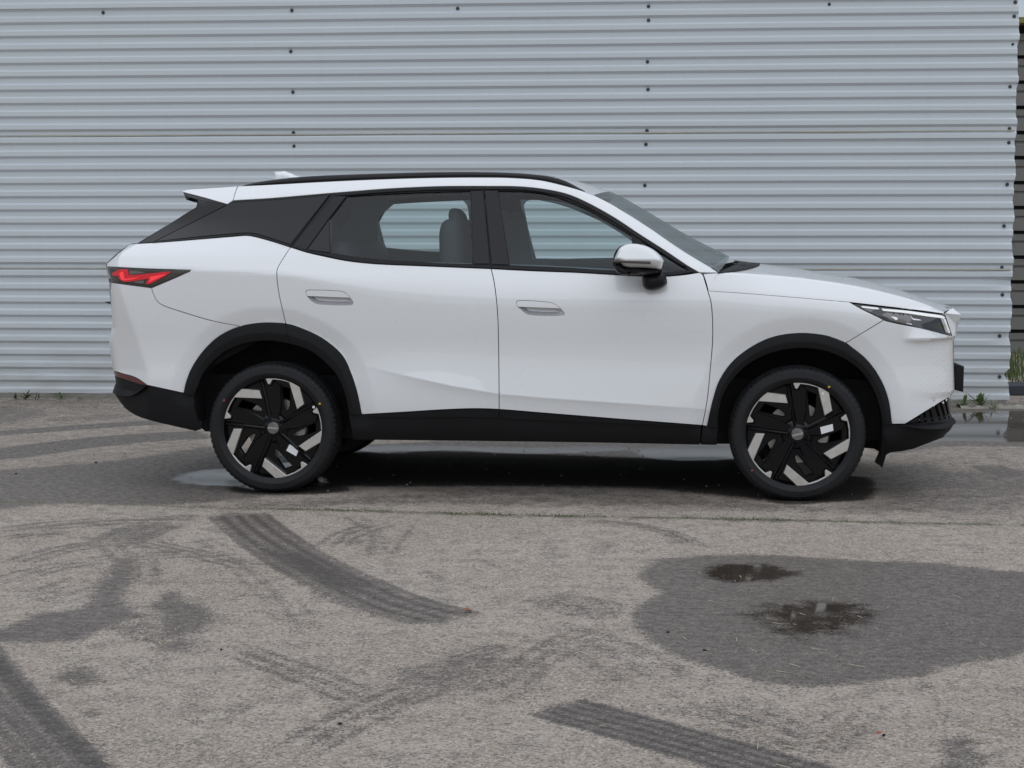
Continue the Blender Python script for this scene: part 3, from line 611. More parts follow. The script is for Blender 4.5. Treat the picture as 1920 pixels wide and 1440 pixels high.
# ---- traced outlines (photo pixels), each shared by the panels on both sides of it
C = {}
C['belt_r'] = crom([(244,457.5),(280,455.5),(330,452),(380,448),(442,443),(462,441.5),(474,443),(505,451),(545,463.5)])
C['belt_m'] = crom([(545,463.5),(575,473),(605,480),(650,489),(700,494.5),(800,499),(921,504)])
C['belt_f'] = np.vstack([crom([(921,504),(1000,508),(1080,511),(1150,515),(1215,518),(1255,518)]), crom([(1255,518),(1285,515),(1311,511)])[1:]])
C['top_r'] = crom([(437,376),(505,372),(570,366.5),(622,362)]); C['top_m'] = crom([(622,362),(660,359),(725,354),(825,349.5),(907,349)])
C['top_f'] = crom([(907,349),(975,350),(1025,355.5),(1065,364.5),(1100,379.5),(1150,407),(1200,440),(1250,472),(1287,497),(1311,511)])
C['diag'] = crom([(622,362),(545,463.5)]); C['bpil'] = crom([(907,349),(913,420),(921,504)])
C['seam_b'] = crom([(921,504),(927,532),(933,587),(935,660),(936,767.5)])
C['seam_f'] = crom([(1311,511),(1317,514),(1322,528),(1327,545),(1333,566),(1336,600),(1336,640),(1332,690),(1326,750),(1317,797.5)])
C['seam_r'] = crom([(545,463.5),(537,475),(527,491),(520,504),(519,515),(521,537),(525,560),(530,582),(536,607)])
C['sill'] = crom([(678,777),(767,772),(830,768),(892,766),(936,767.5),(1017,774),(1142,784),(1317,797.5)])
C['arch_r'] = crom([(345,737),(350,715),(360,690),(380,660),(405,635),(430,620),(455,611),(492,605.5),(525,606),(536,607)])
C['arch_r2'] = crom([(536,607),(555,612),(605,635),(642,667),(658,700),(669,734),(678,777)])
C['arch_f'] = crom([(1326,799),(1330,780),(1337,750),(1350,712),(1375,677),(1412,649),(1450,632),(1500,625),(1550,630),(1586,643)])
C['arch_f2'] = crom([(1586,643),(1625,675),(1650,710),(1665,748),(1672,795)])
C['iarch_r'] = crom([(364,742),(370,727),(380,702),(405,672),(430,655),(467,642),(505,639),(544,644.5)]); C['iarch_r2'] = crom([(544,644.5),(580,657),(610,680),(632,705),(647,738),(655,777)])
C['iarch_f'] = crom([(1346,800),(1346,787),(1352,750),(1367,720),(1400,685),(1437,665),(1475,655),(1512,653),(1550,659),(1587,675),(1620,702),(1642,740),(1652,775),(1655,797)])
C['hoodcut'] = crom([(1327,545),(1400,550),(1480,556.5),(1592,566)]); C['bump_seam'] = crom([(1657,600),(1586,643)])
C['lamp_top'] = crom([(1592,566),(1675,575.5),(1740,583.5),(1771,588)]); C['lamp_end'] = crom([(1771,588),(1785,630)])
C['lamp_bot'] = crom([(1592,566),(1617,580),(1650,596),(1657,600),(1675,605),(1725,615),(1785,630)])
C['rb_seam'] = crom([(284,540),(288,552),(296,566),(308,573.5),(342,585),(400,602),(452,612)])
C['tail_top'] = crom([(200,500),(280,504),(358,506)]); C['tail_up'] = crom([(358,506),(355,510),(284,540)], corner=True); C['tail_bot'] = crom([(284,540),(209,530)])

# ---- the body surface: half width of the car at every (x, z)
ar_r = PL(np.vstack([C['arch_r'], C['arch_r2']]), -.92); ar_f = PL(np.vstack([C['arch_f'], C['arch_f2']]), -.92)
fr = PL(np.array([(1775,575),(1790,579),(1802,590),(1799,602),(1795,612),(1792,630),(1792,682),(1793,732),(1786,742),(1786,781),(1795,788),(1794,792),(1787,807),(1775,818)], float), -.62)
rr = PL(np.array([(244,457.5),(222,475),(201,494),(200,501),(206,516),(209,530),(208,545),(209,565),(210,590),(210,612),(204,624),(199,638),(200,650),(202,668),(206,692),(210,706),(213,716),(207,728),(209,738),(222,752),(245,774),(280,788)], float), -.60)
fz, fx = fr[:, 1][::-1], fr[:, 0][::-1]; o_ = np.argsort(fz); fz, fx = fz[o_], fx[o_]
rz_, rx = rr[:, 1], rr[:, 0]; o_ = np.argsort(rz_); rz_, rx = rz_[o_], rx[o_]
def xf(z): return np.interp(z, fz, fx)
def xr(z): return np.interp(z, rz_, rx)
XRW, XFW = -WB2, WB2
zt = np.linspace(.15, 1.8, 1651)
kz = [.15, .22, .28, .33, .42, .50, .60, .70, .80, .92, 1.03, 1.10, 1.2, 1.8]; kw = [.78, .82, .868, .893, .909, .916, .916, .909, .908, .918, .924, .925, .925, .925]
wt = np.interp(zt, kz, kw); kk_ = np.exp(-.5*(np.arange(-75, 76)/28)**2); kk_ /= kk_.sum(); wt = np.convolve(np.pad(wt, 75, mode='edge'), kk_, 'valid')
crp = PL(np.array([(640,676),(683,686),(767,706),(850,724),(933,738),(1017,745.5),(1142,754),(1308,766),(1500,790)], float), -.915)
sh = PL(np.array([(150,497),(205,500),(360,504),(450,508),(540,513),(620,524),(700,533),(930,546),(1200,549),(1330,549),(1400,553),(1592,574),(1700,590),(1800,600)], float), -.915)
tpl = PL(np.vstack([crom([(330,384),(426,378)]), C['top_r'], C['top_m'], C['top_f']])[::3]-np.array([0, 3.0]), -.70); tpl = tpl[np.argsort(tpl[:, 0])]
lz = xz([(1710,637),(1790,634)]); cz = xz([(222,535),(250,615),(276,697)], -.86)
sm = lambda x, a, b: (lambda t: t*t*(3-2*t))(np.clip((x-a)/(b-a), 0, 1))
def HWID(x, z):
    x = np.asarray(x, float); z = np.asarray(z, float)
    w = np.interp(z, zt, wt)
    zc = np.interp(x, crp[:, 0], crp[:, 1]); d = z-zc
    amp = .017*sm(x, -.98, -.45)*(1-.6*sm(x, .3, 1.15))
    w = w+amp*np.where(d > 0, np.exp(-np.abs(d)/.11), np.exp(-np.abs(d)/.045))-amp*.35
    zs = np.interp(x, sh[:, 0], sh[:, 1]); s = .004+.030*sm(x, -1.35, -.35)-.012*sm(x, 1.0, 1.5)
    t = (z-zs)/s; w = w-(.57+.33*sm(x, .95, 1.3))*s*np.where(t > 30, t, np.log1p(np.exp(np.minimum(t, 30))))
    w = w-.012*(1-sm(x, -1.5, -.9))*sm(z, .75, 1.2)*0
    q = z-np.interp(x, tpl[:, 0], tpl[:, 1]); w = w-.60*.5*(q+np.sqrt(q*q+.004**2))*(1-sm(x, 1.02, 1.12))
    # flare round the wheel arches: dished band next to the cladding
    Q = np.c_[x.ravel(), z.ravel()]
    dr = np.minimum(dist(ar_r, Q, False), dist(ar_f, Q, False)).reshape(x.shape); q = .082-dr
    w = w-.22*.5*(q+np.sqrt(q*q+.006**2))
    # plan taper
    w = w-.10*np.clip((x-1.15)/1.0, 0, 2)**2-.055*np.clip((-1.25-x)/.9, 0, 2)**2
    # greenhouse narrows towards the tail
    w = w-.10*sm(z, 1.26, 1.5)*np.clip((-.9-x)/1.0, 0, 1.4)**1.5
    # front: ledge over the bumper corner
    g = sm(x, lz[0, 0]-.06, lz[0, 0]+.05); dz = z-lz[0, 1]
    w = w+g*.038*np.where(dz > 0, np.exp(-np.abs(dz)/.06), np.exp(-np.abs(dz)/.010))*(z < 1.3)
    # front corner
    L = .30; tt = np.clip((x-(xf(z)-L))/L, 0, .9995); w = w-.25*(1-np.sqrt(1-tt**2.6))
    # rear corner: chamfer then round
    xc = np.interp(z, cz[::-1, 1], cz[::-1, 0]); q = xc-x; w = w-.55*.5*(q+np.sqrt(q*q+.008**2))
    L = .13; tt = np.clip(((xr(z)+L)-x)/L, 0, .9995); w = w-.16*(1-np.sqrt(1-tt**2.4))
    return w
def SURF(px, off=0.0, n=14):
    """photo points -> (x, z) where their sight lines meet the near body side"""
    o, d = local(px); w = np.full(len(d), .9)
    for i in range(n):
        t = (-(w+off)-o[1])/d[:, 1]; x = o[0]+d[:, 0]*t; z = o[2]+d[:, 2]*t
        x = np.clip(x, xr(z)+.004, xf(z)-.004) ; w = .35*w+.65*HWID(x, z)
    return np.c_[x, z]
def snormal(P, h=.004):
    x, z = P[:, 0], P[:, 1]; wx = (HWID(x+h, z)-HWID(x-h, z))/(2*h); wz = (HWID(x, z+h)-HWID(x, z-h))/(2*h)
    n = np.c_[-wx, -np.ones(len(x)), -wz]; return n/np.linalg.norm(n, axis=1)[:, None]
def dens(px, m=7.0):
    px = np.asarray(px, float); out = []
    for p, q in zip(px, np.roll(px, -1, 0)):
        k = max(1, int(math.ceil(np.hypot(*(q-p))/m))); out += [p+(q-p)*i/k for i in range(k)]
    return np.array(out)
def panel(name, px, mat, parent, off=0.0, gap=.0022, thick=.016, g=.02, holes=(), hole_gap=0, side=1, P=None, fine=True, curl=.0):
    """body panel: outline in photo pixels laid on the body surface, with turned-in edges"""
    if P is None: P = SURF(dens(px), off)
    outer = inset(P, gap) if gap else ccw(P); H = [inset(SURF(dens(h), off), -hole_gap) if hole_gap else ccw(SURF(dens(h), off)) for h in holes]
    ex = None
    if fine:
        lo, hi = outer.min(0), outer.max(0); ee = []
        if lo[0] < xr(.9)+.2: ee.append(np.stack(np.meshgrid(np.arange(lo[0], lo[0]+.2, .009), np.arange(lo[1], hi[1], .012)), -1).reshape(-1, 2))
        if hi[0] > xf(.8)-.2: ee.append(np.stack(np.meshgrid(np.arange(hi[0]-.16, hi[0], .008), np.arange(lo[1], hi[1], .011)), -1).reshape(-1, 2))
        if name == 'door':
            xs_ = np.arange(lo[0], hi[0], .012); zc_ = np.interp(xs_, crp[:, 0], crp[:, 1])
            for dz_ in (-.020, -.010, -.004, .0, .004, .010, .020): ee.append(np.c_[xs_, zc_+dz_])
        if ee: ex = np.vstack(ee)
    v, f, loops = triangulate(outer, H, g, ex)
    w = HWID(v[:, 0], v[:, 1])+off; nrm = snormal(v)
    V = [(a, -q, b) for (a, b), q in zip(v, w)]; N = []; Fc = []
    for tri in f: Fc.append(tuple(tri)); N += [nrm[i] for i in tri]
    for L in loops:
        n = len(L); r = len(V)+n
        V += [V[i] for i in L]; V += [tuple(np.array(V[i])-nrm[i]*thick) for i in L]; r0 = r-n
        for i in range(n):
            a, b = r0+i, r0+(i+1) % n; q = (a, r+i, r+(i+1) % n, b); e = np.cross(np.array(V[q[1]])-V[a], np.array(V[b])-V[a]); e = e/(np.linalg.norm(e)+1e-12)
            Fc.append(q); N += [e]*4
    if side < 0:
        V = [(a, -b, c) for a, b, c in V]; Fc2, N2, k = [], [], 0
        for q in Fc: Fc2.append(q[::-1]); N2 += [(n[0], -n[1], n[2]) for n in N[k:k+len(q)][::-1]]; k += len(q)
        Fc, N = Fc2, N2
    me = mesh(name, V, Fc); me.normals_split_custom_set([tuple(map(float, n)) for n in N])
    return link(name, me, parent, [mat])
def strip(name, A, B, mat, parent, prof, side=1, n=60, gapend=.0):
    """moulding between two traced curves; prof = (position across, proud offset) pairs"""
    def rs(c):
        s = np.r_[0, np.cumsum(np.hypot(*np.diff(c, axis=0).T))]; u = np.linspace(gapend, s[-1]-gapend, n); return np.c_[np.interp(u, s, c[:, 0]), np.interp(u, s, c[:, 1])]
    a, b = rs(SURF(A)), rs(SURF(B)); P = np.zeros((n, len(prof), 3)); wa = HWID(a[:, 0], a[:, 1])
    for j, (tq, off) in enumerate(prof):
        q = a+(b-a)*min(max(tq, 0), 1); w = wa*(1-.3*min(tq, 1))+HWID(q[:, 0], q[:, 1])*.3*min(tq, 1); P[:, j] = np.c_[q[:, 0], -side*(w+off), q[:, 1]]
    return link(name, grid_mesh(name, P, True, 22, flip=(side < 0)), parent, [mat])
R_ = lambda k: C[k][::-1]

# ---- white panels, black frames and glass, once per side
glass_r = join(crom([(651,367.5),(720,363.5),(800,360),(882,358)]), crom([(882,358),(886,495)]), crom([(886,495),(820,493),(762,489),(700,485),(660,480),(620,474)]), crom([(620,474),(619,409)]), crom([(619,409),(651,367.5)]))
glass_f = join(crom([(934,358),(975,358.5),(1012,361.5),(1050,371),(1100,391.5),(1150,420),(1183,440)]), crom([(1183,440),(1196,508)]), crom([(1196,508),(1130,506),(1060,501.5),(1000,499),(956,497)]), crom([(956,497),(944,420),(934,358)]))
glass_t = join(crom([(1203,452),(1292,506)]), crom([(1292,506),(1255,510),(1213,510)]), crom([(1213,510),(1203,452)]))
HANDLE_R = crom([(572.5,547),(574.5,544.2),(590,543.3),(640,546),(647,548.5),(656,556.5),(662,565),(662.8,568),(661,571),(658,572.2),(600,571),(590,568.5),(581,562),(575.5,555),(572.5,547)], 1.5)[:-1]
HANDLE_F = crom([(967.5,567),(969.5,564),(985,563),(1025,565.8),(1037,568),(1050,577),(1058.5,586.5),(1059,589),(1057.5,591),(1053,592),(993,590.5),(985,587.5),(977,581),(970.5,575),(967.5,567)], 1.5)[:-1]
doors = {}
for s in (1, -1):
    fd_ = panel('door', join(C['belt_f'], C['seam_f'], R_('sill')[:np.argmin(np.abs(R_('sill')[:, 0]-936))+1], R_('seam_b')), M['paint'], car, side=s, holes=[HANDLE_F])
    rd_ = panel('door', join(C['belt_m'], C['seam_b'], R_('sill')[np.argmin(np.abs(R_('sill')[:, 0]-936)):], R_('arch_r2'), R_('seam_r')), M['paint'], car, side=s, holes=[HANDLE_R])
    doors[s] = (fd_, rd_)
    panel('fender', join(C['seam_f'][np.argmin(np.abs(C['seam_f'][:, 1]-545)):], [(1317,797.5),(1326,799)], C['arch_f'], R_('bump_seam'), C['lamp_bot'][:np.argmin(np.abs(C['lamp_bot'][:, 0]-1657))+1][::-1], R_('hoodcut')), M['paint'], car, side=s)
    bot = crom([(1672,795),(1697,795),(1770,750),(1785,741.5),(1791,733)], corner=True); nose = crom([(1785,630),(1792,632),(1793,690),(1791,733)], corner=True)
    panel('front_bumper', join(C['bump_seam'][::1], C['arch_f2'], bot, nose[::-1], R_('lamp_bot')[:np.argmin(np.abs(R_('lamp_bot')[:, 0]-1657))+1]), M['paint'], car, side=s)
    panel('quarter_panel', join(C['belt_r'], C['seam_r'], R_('arch_r')[:np.argmin(np.abs(R_('arch_r')[:, 0]-452))+1], R_('rb_seam'), R_('tail_up'), R_('tail_top'), crom([(200,500),(201,494),(222,475),(244,457.5)], corner=True)), M['paint'], car, side=s)
    rbot = crom([(345,737),(276,722)]); rl = crom([(276,722),(262,712),(250,706),(232,701),(207,693.5)])
    rs_ = crom([(207,693.5),(202,668),(199.5,645),(199,637),(205,622),(210.5,610),(208.5,565),(207.5,545),(209,530)], corner=True)
    panel('rear_bumper', join(R_('tail_bot')[::1], C['rb_seam'], R_('arch_r')[np.argmin(np.abs(R_('arch_r')[:, 0]-452)):], rbot, rl, rs_), M['paint'], car, side=s)
    # black lower bumpers and sill
    panel('lower_bumper', join(crom([(276,722),(345,737)]), crom([(345,737),(364,742),(365,765),(372,790),(380,791),(377,805),(367,808.5)], corner=True), crom([(367,808.5),(330,800),(280,788),(255,779),(235,766),(218,747),(208.5,733)]), crom([(208.5,733),(214,722),(212,708),(208,694.5)]), crom([(208,694.5),(232,702),(262,713),(276,722)])), M['cladding'], car, off=-.004, side=s, gap=.001)
    panel('reflector', crom([(208.5,695),(230,701),(250,706),(264,713),(276,722.3),(262,720),(240,713),(211,703.5)], corner=True), M['red_dark'], car, off=.004, gap=0, side=s)
    strip('bumper_ledge', crom([(209,728),(218,727),(234,730.5),(252,733),(276,722.5)]), crom([(208.5,733.5),(216,737),(230,741),(243,742),(256,738),(276,723.5)]), M['cladding'], car, [(0, -.004), (.3, .004), (1, .026), (1, -.03)], s, 30)
    fb = panel('lower_bumper', join(crom([(1656,796),(1697,796.5),(1740,791),(1786,782.5)]), crom([(1786,782.5),(1792,786),(1793,792),(1787,807),(1775,818),(1737,832.5),(1712,842),(1690,846.5),(1670,848.5),(1662,853),(1654.5,878)], corner=True), crom([(1654.5,878),(1648,872),(1641,868),(1648,852),(1654,822)], corner=True)), M['cladding'], car, off=-.002, side=s, gap=.001)
    strip('bumper_lip', crom([(1690,796.5),(1712,797),(1745,797),(1775,792.5),(1792,783)]), crom([(1690,797.5),(1712,801),(1745,803.5),(1778,799.5),(1793.5,789)]), M['cladding'], car, [(0, -.002), (.3, .005), (1, .024), (1, -.03)], s, 30)
    panel('lower_grille', crom([(1697,796),(1785,742),(1787,783),(1740,792)], corner=True), M['black_gloss'], car, off=-.018, gap=0, side=s)
    for a, b in (((1745,767),(1752,791)), ((1757,760),(1766,789)), ((1766,754),(1775,787)), ((1774,749),(1781,785)), ((1735,773),(1739,792)), ((1725,779),(1727,793))):
        q = np.array([a, (a[0]+2.2, a[1]-.8), (b[0]+2.2, b[1]), b]); panel('grille_slat', q, M['black_trim'], car, off=-.004, gap=0, g=0, thick=.014, side=s, fine=False)
        q = np.array([(b[0]-4, b[1]-8), (b[0], b[1]-8.4), (b[0]+.5, b[1]-5), (b[0]-3.5, b[1]-4.6)]); panel('grille_block', q, M['lamp_grey'], car, off=-.010, gap=0, g=0, thick=.01, side=s, fine=False)
    cut = np.argmin(np.abs(C['sill'][:, 0]-936)); sb = crom([(662,824.5),(800,826),(936,827.5),(1142,830.5),(1312,834)])
    panel('sill', join([(654,777)], C['sill'], [(1315,797.8),(1312,834)], sb[::-1]), M['cladding'], car, off=-.002, gap=.001, side=s)
    panel('sill', crom([(1318,798),(1346,800),(1344,834.5),(1313.5,834)], corner=True), M['cladding'], car, off=-.002, gap=.001, side=s)
    panel('sill_insert', join(crom([(690,778.5),(767,774),(850,770),(892,768.5),(934,769.5)]), crom([(934,783),(850,781.5),(790,782.5),(700,782)])), M['cladding'], car, off=.006, gap=0, side=s)
    panel('sill_insert', join(crom([(938,770),(1017,776.5),(1142,786.5),(1310,799)]), crom([(1310,801),(1142,793.5),(1017,788),(938,784)])), M['cladding'], car, off=.006, gap=0, side=s)
    pr = [(0, -.012), (0, .010), (.04, .0135), (.52, .024), (.56, .024), (.97, .012), (1, .008), (1, -.05)]
    strip('arch_cladding', C['arch_r'], C['iarch_r'], M['cladding'], car, pr, s, 46, .001); strip('arch_cladding', C['arch_r2'], C['iarch_r2'], M['cladding'], car, pr, s, 46, .001)
    strip('arch_cladding', np.vstack([C['arch_f'], C['arch_f2'][1:]]), C['iarch_f'], M['cladding'], car, pr, s, 80)
    # greenhouse
    fhole = [glass_f, glass_t]
    wf = panel('window_frame', join(C['top_f'], R_('belt_f'), R_('bpil')), M['black_trim'], fd_, off=-.004, holes=fhole, side=s, g=.03, thick=.03)
    wr = panel('window_frame', join(C['top_m'], C['bpil'], R_('belt_m'), R_('diag')), M['black_trim'], rd_, off=-.004, holes=[glass_r], side=s, g=.03, thick=.03)
    panel('window_glass', glass_f, M['glass'], fd_, off=-.012, gap=-.004, thick=.001, side=s, g=.04); panel('window_glass', glass_t, M['glass'], fd_, off=-.012, gap=-.004, thick=.001, side=s, g=.04)
    panel('window_glass', glass_r, M['glass'], rd_, off=-.012, gap=-.004, thick=.001, side=s, g=.04)
    panel('pillar_panel', crom([(883.5,358.5),(905,357),(912,430),(918,494.5),(887.5,494.5)], corner=True), M['black_gloss'], rd_, off=.002, gap=.001, side=s, g=.03)
    panel('pillar_panel', crom([(910,357),(932,357.5),(943,420),(954.5,496.5),(923,495.5),(916,430)], corner=True), M['black_gloss'], fd_, off=.002, gap=.001, side=s, g=.03)
    panel('pillar_panel', crom([(627,367.5),(649,367.5),(617,409),(590,446),(574,468),(550,460.5)], corner=True), M['black_gloss'], rd_, off=.002, gap=.001, side=s, g=.03)
    panel('pillar_panel', crom([(618,411),(618.5,473.5),(600,471),(577,468.5)], corner=True), M['privacy'], rd_, off=.001, gap=.001, side=s, g=.03)
    panel('belt_moulding', join(crom([(549,459),(575,468.5),(620,479),(660,485.5),(762,491.5),(886,497),(919,498.5)]), crom([(919.5,502.5),(800,497.5),(700,493),(650,487.3),(605,478),(575,471.5),(548,462.8)])), M['black_trim'], rd_, off=.005, gap=0, side=s, g=.03)
    panel('belt_moulding', join(crom([(922.5,498.5),(1000,502),(1080,505.3),(1150,509),(1215,512.5),(1290,508)]), crom([(1300,509.5),(1255,516.3),(1215,516.5),(1150,513.5),(1080,509.5),(1000,506.3),(923,502.5)])), M['black_trim'], fd_, off=.005, gap=0, side=s, g=.03)
    panel('roof_moulding', join(crom([(626,363),(660,360),(725,355),(825,350.8),(905,350.3)]), crom([(905,355),(825,355.5),(725,359.8),(660,364.8),(628,367)])), M['black_trim'], rd_, off=.004, gap=0, side=s, g=.03)
    panel('roof_moulding', join(crom([(909,350.3),(975,351.5),(1025,357),(1065,366),(1100,381),(1150,408.5),(1200,441.5),(1250,473.5),(1287,498.5)]), crom([(1281,498.5),(1245,476),(1195,444),(1146,412.5),(1097,385.5),(1063,370.5),(1024,361),(975,355.3),(909,354.5)])), M['black_trim'], fd_, off=.004, gap=0, side=s, g=.03)
    qf = panel('window_frame', join(C['top_r'], C['diag'], R_('belt_r'), crom([(244,457.5),(257,457),(367,389),(371,373),(426,384),(437,376)], corner=True)[1:]), M['black_trim'], car, off=-.004, side=s, g=.03, thick=.03)
    panel('quarter_window', join(crom([(437,380),(505,376),(570,370.5),(617,366)]), crom([(617,366),(544,458)]), crom([(544,458),(505,445.5),(480,438),(463,436.5),(380,443),(291,452.5)]), crom([(291,452.5),(428,383.5),(437,380)], corner=True)), M['privacy'], qf, off=.001, gap=.001, side=s, g=.03)
    panel('rear_pillar', crom([(262,456.5),(368,390.5),(373,376),(424,384.5),(287,454)], corner=True), M['black_gloss'], qf, off=.001, gap=.001, side=s, g=.03)
    panel('belt_moulding', join(crom([(289,453),(380,444.3),(463,437.8),(480,439.5),(505,447),(543,459.5)]), crom([(543,462.5),(505,449.8),(474,441.8),(462,440.4),(380,447),(286,455)])), M['black_trim'], qf, off=.006, gap=0, side=s, g=.03)
    # roof side and windscreen pillar (white)
    ra = crom([(437,376),(441,362),(446,349)]); rt = crom([(446,349),(500,346.5),(600,341),(700,336.5),(800,333.5),(900,332.5),(960,333.5),(1010,337.5),(1050,346),(1083,355),(1113,365.5)])
    ap = crom([(1113,365.5),(1140,379),(1175,400),(1225,432.5),(1275,467),(1347,510.5)])
    C['rail'] = rt; C['apil'] = ap
    panel('roof_side', join(rt, ap, [(1347,511.5)], crom([(1330,511.5),(1311,511)]), R_('top_f'), R_('top_m'), R_('top_r'), ra), M['paint'], car, side=s, g=.025)

# ---- roof, windscreen, bonnet, tail: sheets that span the car
def resample(c, n):
    s = np.r_[0, np.cumsum(np.hypot(*np.diff(c, axis=0).T))]; u = np.linspace(0, s[-1], n); return np.c_[np.interp(u, s, c[:, 0]), np.interp(u, s, c[:, 1])]
def span(name, near, cen, mat, parent, nv=25, power=2., smooth_ends=False):
    """near: (n,3) edge points on the near side; cen: (n,3) points on the centreline; mirrored"""
    n = len(near); P = np.zeros((n, nv, 3)); u = np.linspace(-1, 1, nv)
    for j, q in enumerate(u):
        k = 1-abs(q)**power; P[:, j, 0] = near[:, 0]+(cen[:, 0]-near[:, 0])*k; P[:, j, 2] = near[:, 2]+(cen[:, 2]-near[:, 2])*k; P[:, j, 1] = near[:, 1]*-q*-1 if False else -q*near[:, 1]*-1
    P[:, :, 1] = near[:, 1][:, None]*(-u)[None, :]*-1
    return link(name, grid_mesh(name, P), parent, [mat]), P
def edge3(px, n, off=0, dz=0):
    q = resample(SURF(px, off), n); return np.c_[q[:, 0], -(HWID(q[:, 0], q[:, 1])+off), q[:, 1]+dz]
re = edge3(C['rail'], 44, -.0015, -.001)
cr = np.clip((re[:, 0]-re[0, 0])/.5, 0, 1); ce = np.c_[re[:, 0]+.02, np.zeros(len(re)), re[:, 2]+.018+.030*sm(re[:, 0], -1.5, -.6)*(1-.55*np.clip((re[:, 0]-(re[-1, 0]-.5))/.5, 0, 1)**2)]
kf = np.clip((re[:, 0]-(re[-1, 0]-.35))/.35, 0, 1); ce[:, 0] += .05*kf; ce[:, 2] += .004*kf
roof_o, _ = span('roof', re, ce, M['paint'], car)
he = re.copy(); he[:, 1] *= .97; he[:, 2] -= .035; hc = ce.copy(); hc[:, 2] -= .035
span('headliner', he, hc, M['interior'], roof_o)
we = edge3(C['apil'], 40, -.003); sil = PL(np.array([(1137,361),(1170,378),(1200,394),(1250,420),(1300,450),(1362,494)], float), -.18)
def foot(P2):   # centreline point for each edge station: bow forwards and up
    s = np.linspace(0, 1, len(P2)); b = .045+.085*s; e = np.clip(1-s/.6, 0, 1)**.85; q = np.c_[P2[:, 0]+b*.62, np.zeros(len(P2)), P2[:, 2]+b*.62+.008-.012*s]; return q+(ce[-1]-q[0])[None]*(e*e)[:, None]
ws_o, _ = span('windscreen', we, foot(we), M['windscreen'], car)
# bonnet
n = 46
hc_px = np.vstack([C['hoodcut'], C['lamp_top'][1:]]); hs = edge3(hc_px, n, -.0015)
rg2 = resample(SURF(crom([(1347,511.8),(1400,514.5),(1475,519.5),(1550,528.5),(1625,541.5),(1700,560),(1745,574.5),(1769,585.5)])), n)
ry = -HWID(rg2[:, 0], rg2[:, 1]); rg = rg2
cpx = resample(crom([(1385,494),(1425,496.5),(1475,502),(1550,514),(1625,527),(1675,541),(1725,556.5),(1762,569.5),(1778,574)]), n)
cn = PL(cpx, -.12)
side = 10; half = 16; P = np.zeros((n, 2*(side+half)-1, 3))
for i in range(n):
    row = []
    E, Rg, Ce = hs[i], np.array([rg[i, 0], ry[i], rg[i, 1]]), np.array([cn[i, 0], 0, cn[i, 1]+.004])
    if i < 5: E = E
    for j in range(side):
        q = j/side; p3 = E+(Rg-E)*q; hw = float(HWID(p3[0], p3[2]))+.0*q; row.append(np.array([p3[0], -hw if 0 < j else E[1], p3[2]]))
    for j in range(half):
        q = j/(half-1); k = 1-(1-q)**2; x = Rg[0]+(Ce[0]-Rg[0])*k; z = Rg[2]+(Ce[2]-Rg[2])*k; row.append(np.array([x, Rg[1]*(1-q), z]))
    full = row+[np.array([a[0], -a[1], a[2]]) for a in row[:-1][::-1]]
    P[i] = full
hood_o = link('bonnet', grid_mesh('bonnet', P, True, None), car, [M['paint']])
# corner piece of the bonnet between door seam, pillar foot and cut line
for s in (1, -1): panel('bonnet_corner', join(crom([(1319,514),(1347,511.8)]), crom([(1347,511.8),(1338,527),(1328.5,545)]), crom([(1328.5,545),(1324,528),(1319,514)])), M['paint'], hood_o, gap=.0008, side=s, g=.012)
# scuttle in front of the windscreen, wiper arm on it
cow = np.zeros((14, 41, 3))
for j in range(41):
    col = side-1+ (j*(2*half)/40.0); 
    c0 = int(min(col, P.shape[1]-2)); fcol = col-c0; line = P[:, c0]*(1-fcol)+P[:, c0+1]*fcol
    u = abs(j/20-1); smax = 4.6*max(.02, (1-u**5))
    for i in range(14):
        s = smax*i/13-0.0; a = int(s); fa = s-a; q = line[a]*(1-fa)+line[a+1]*fa; cow[i, j] = q+np.array([0, 0, .005])
link('scuttle', grid_mesh('scuttle', cow), hood_o, [M['cladding']])
for sgn in (-1, 1):
    a = Vector(cow[6, 10 if sgn < 0 else 24]); a.z -= .008; b = a+Vector((-.05, .34, .006)); dirv = (b-a).normalized(); up = Vector((0, 0, 1)); sdv = dirv.cross(up).normalized()*.009
    V = [a-sdv, a+sdv, b+sdv*.5, b-sdv*.5]; V += [q+up*.010 for q in V]; link('wiper_arm', mesh('wiper_arm', V, [(0, 1, 2, 3), (7, 6, 5, 4), (0, 4, 5, 1), (1, 5, 6, 2), (2, 6, 7, 3), (3, 7, 4, 0)], False), car, [M['black_trim']])
# front face
def face(name, z0, z1, xfun, mat, bow, nz=26, dxo=0.0, front=True, wfun=None):
    zs = np.linspace(z0, z1, nz); P = np.zeros((nz, 31, 3))
    for i, z in enumerate(zs):
        xe = xfun(z)+(-.003 if front else .003); w = float(HWID(xe, z)) if wfun is None else wfun(z)
        for j, q in enumerate(np.linspace(-1, 1, 31)):
            P[i, j] = (xe+(1 if front else -1)*(bow*(1-q*q)+dxo), w*q, z)
    return link(name, grid_mesh(name, P, flip=not front), car, [mat])
zl = PL(np.array([(1790,733)], float), -.62)[0, 1]; zh = PL(np.array([(1785,630)], float), -.62)[0, 1]; ztop = PL(np.array([(1775,574)], float), -.62)[0, 1]
face('front_face', zl, zh, xf, M['paint'], .05)
face('front_face', zl-.20, zl-.002, xf, M['cladding'], .05, dxo=-.012, wfun=lambda z: float(HWID(xf(z)-.003, z))-.02)
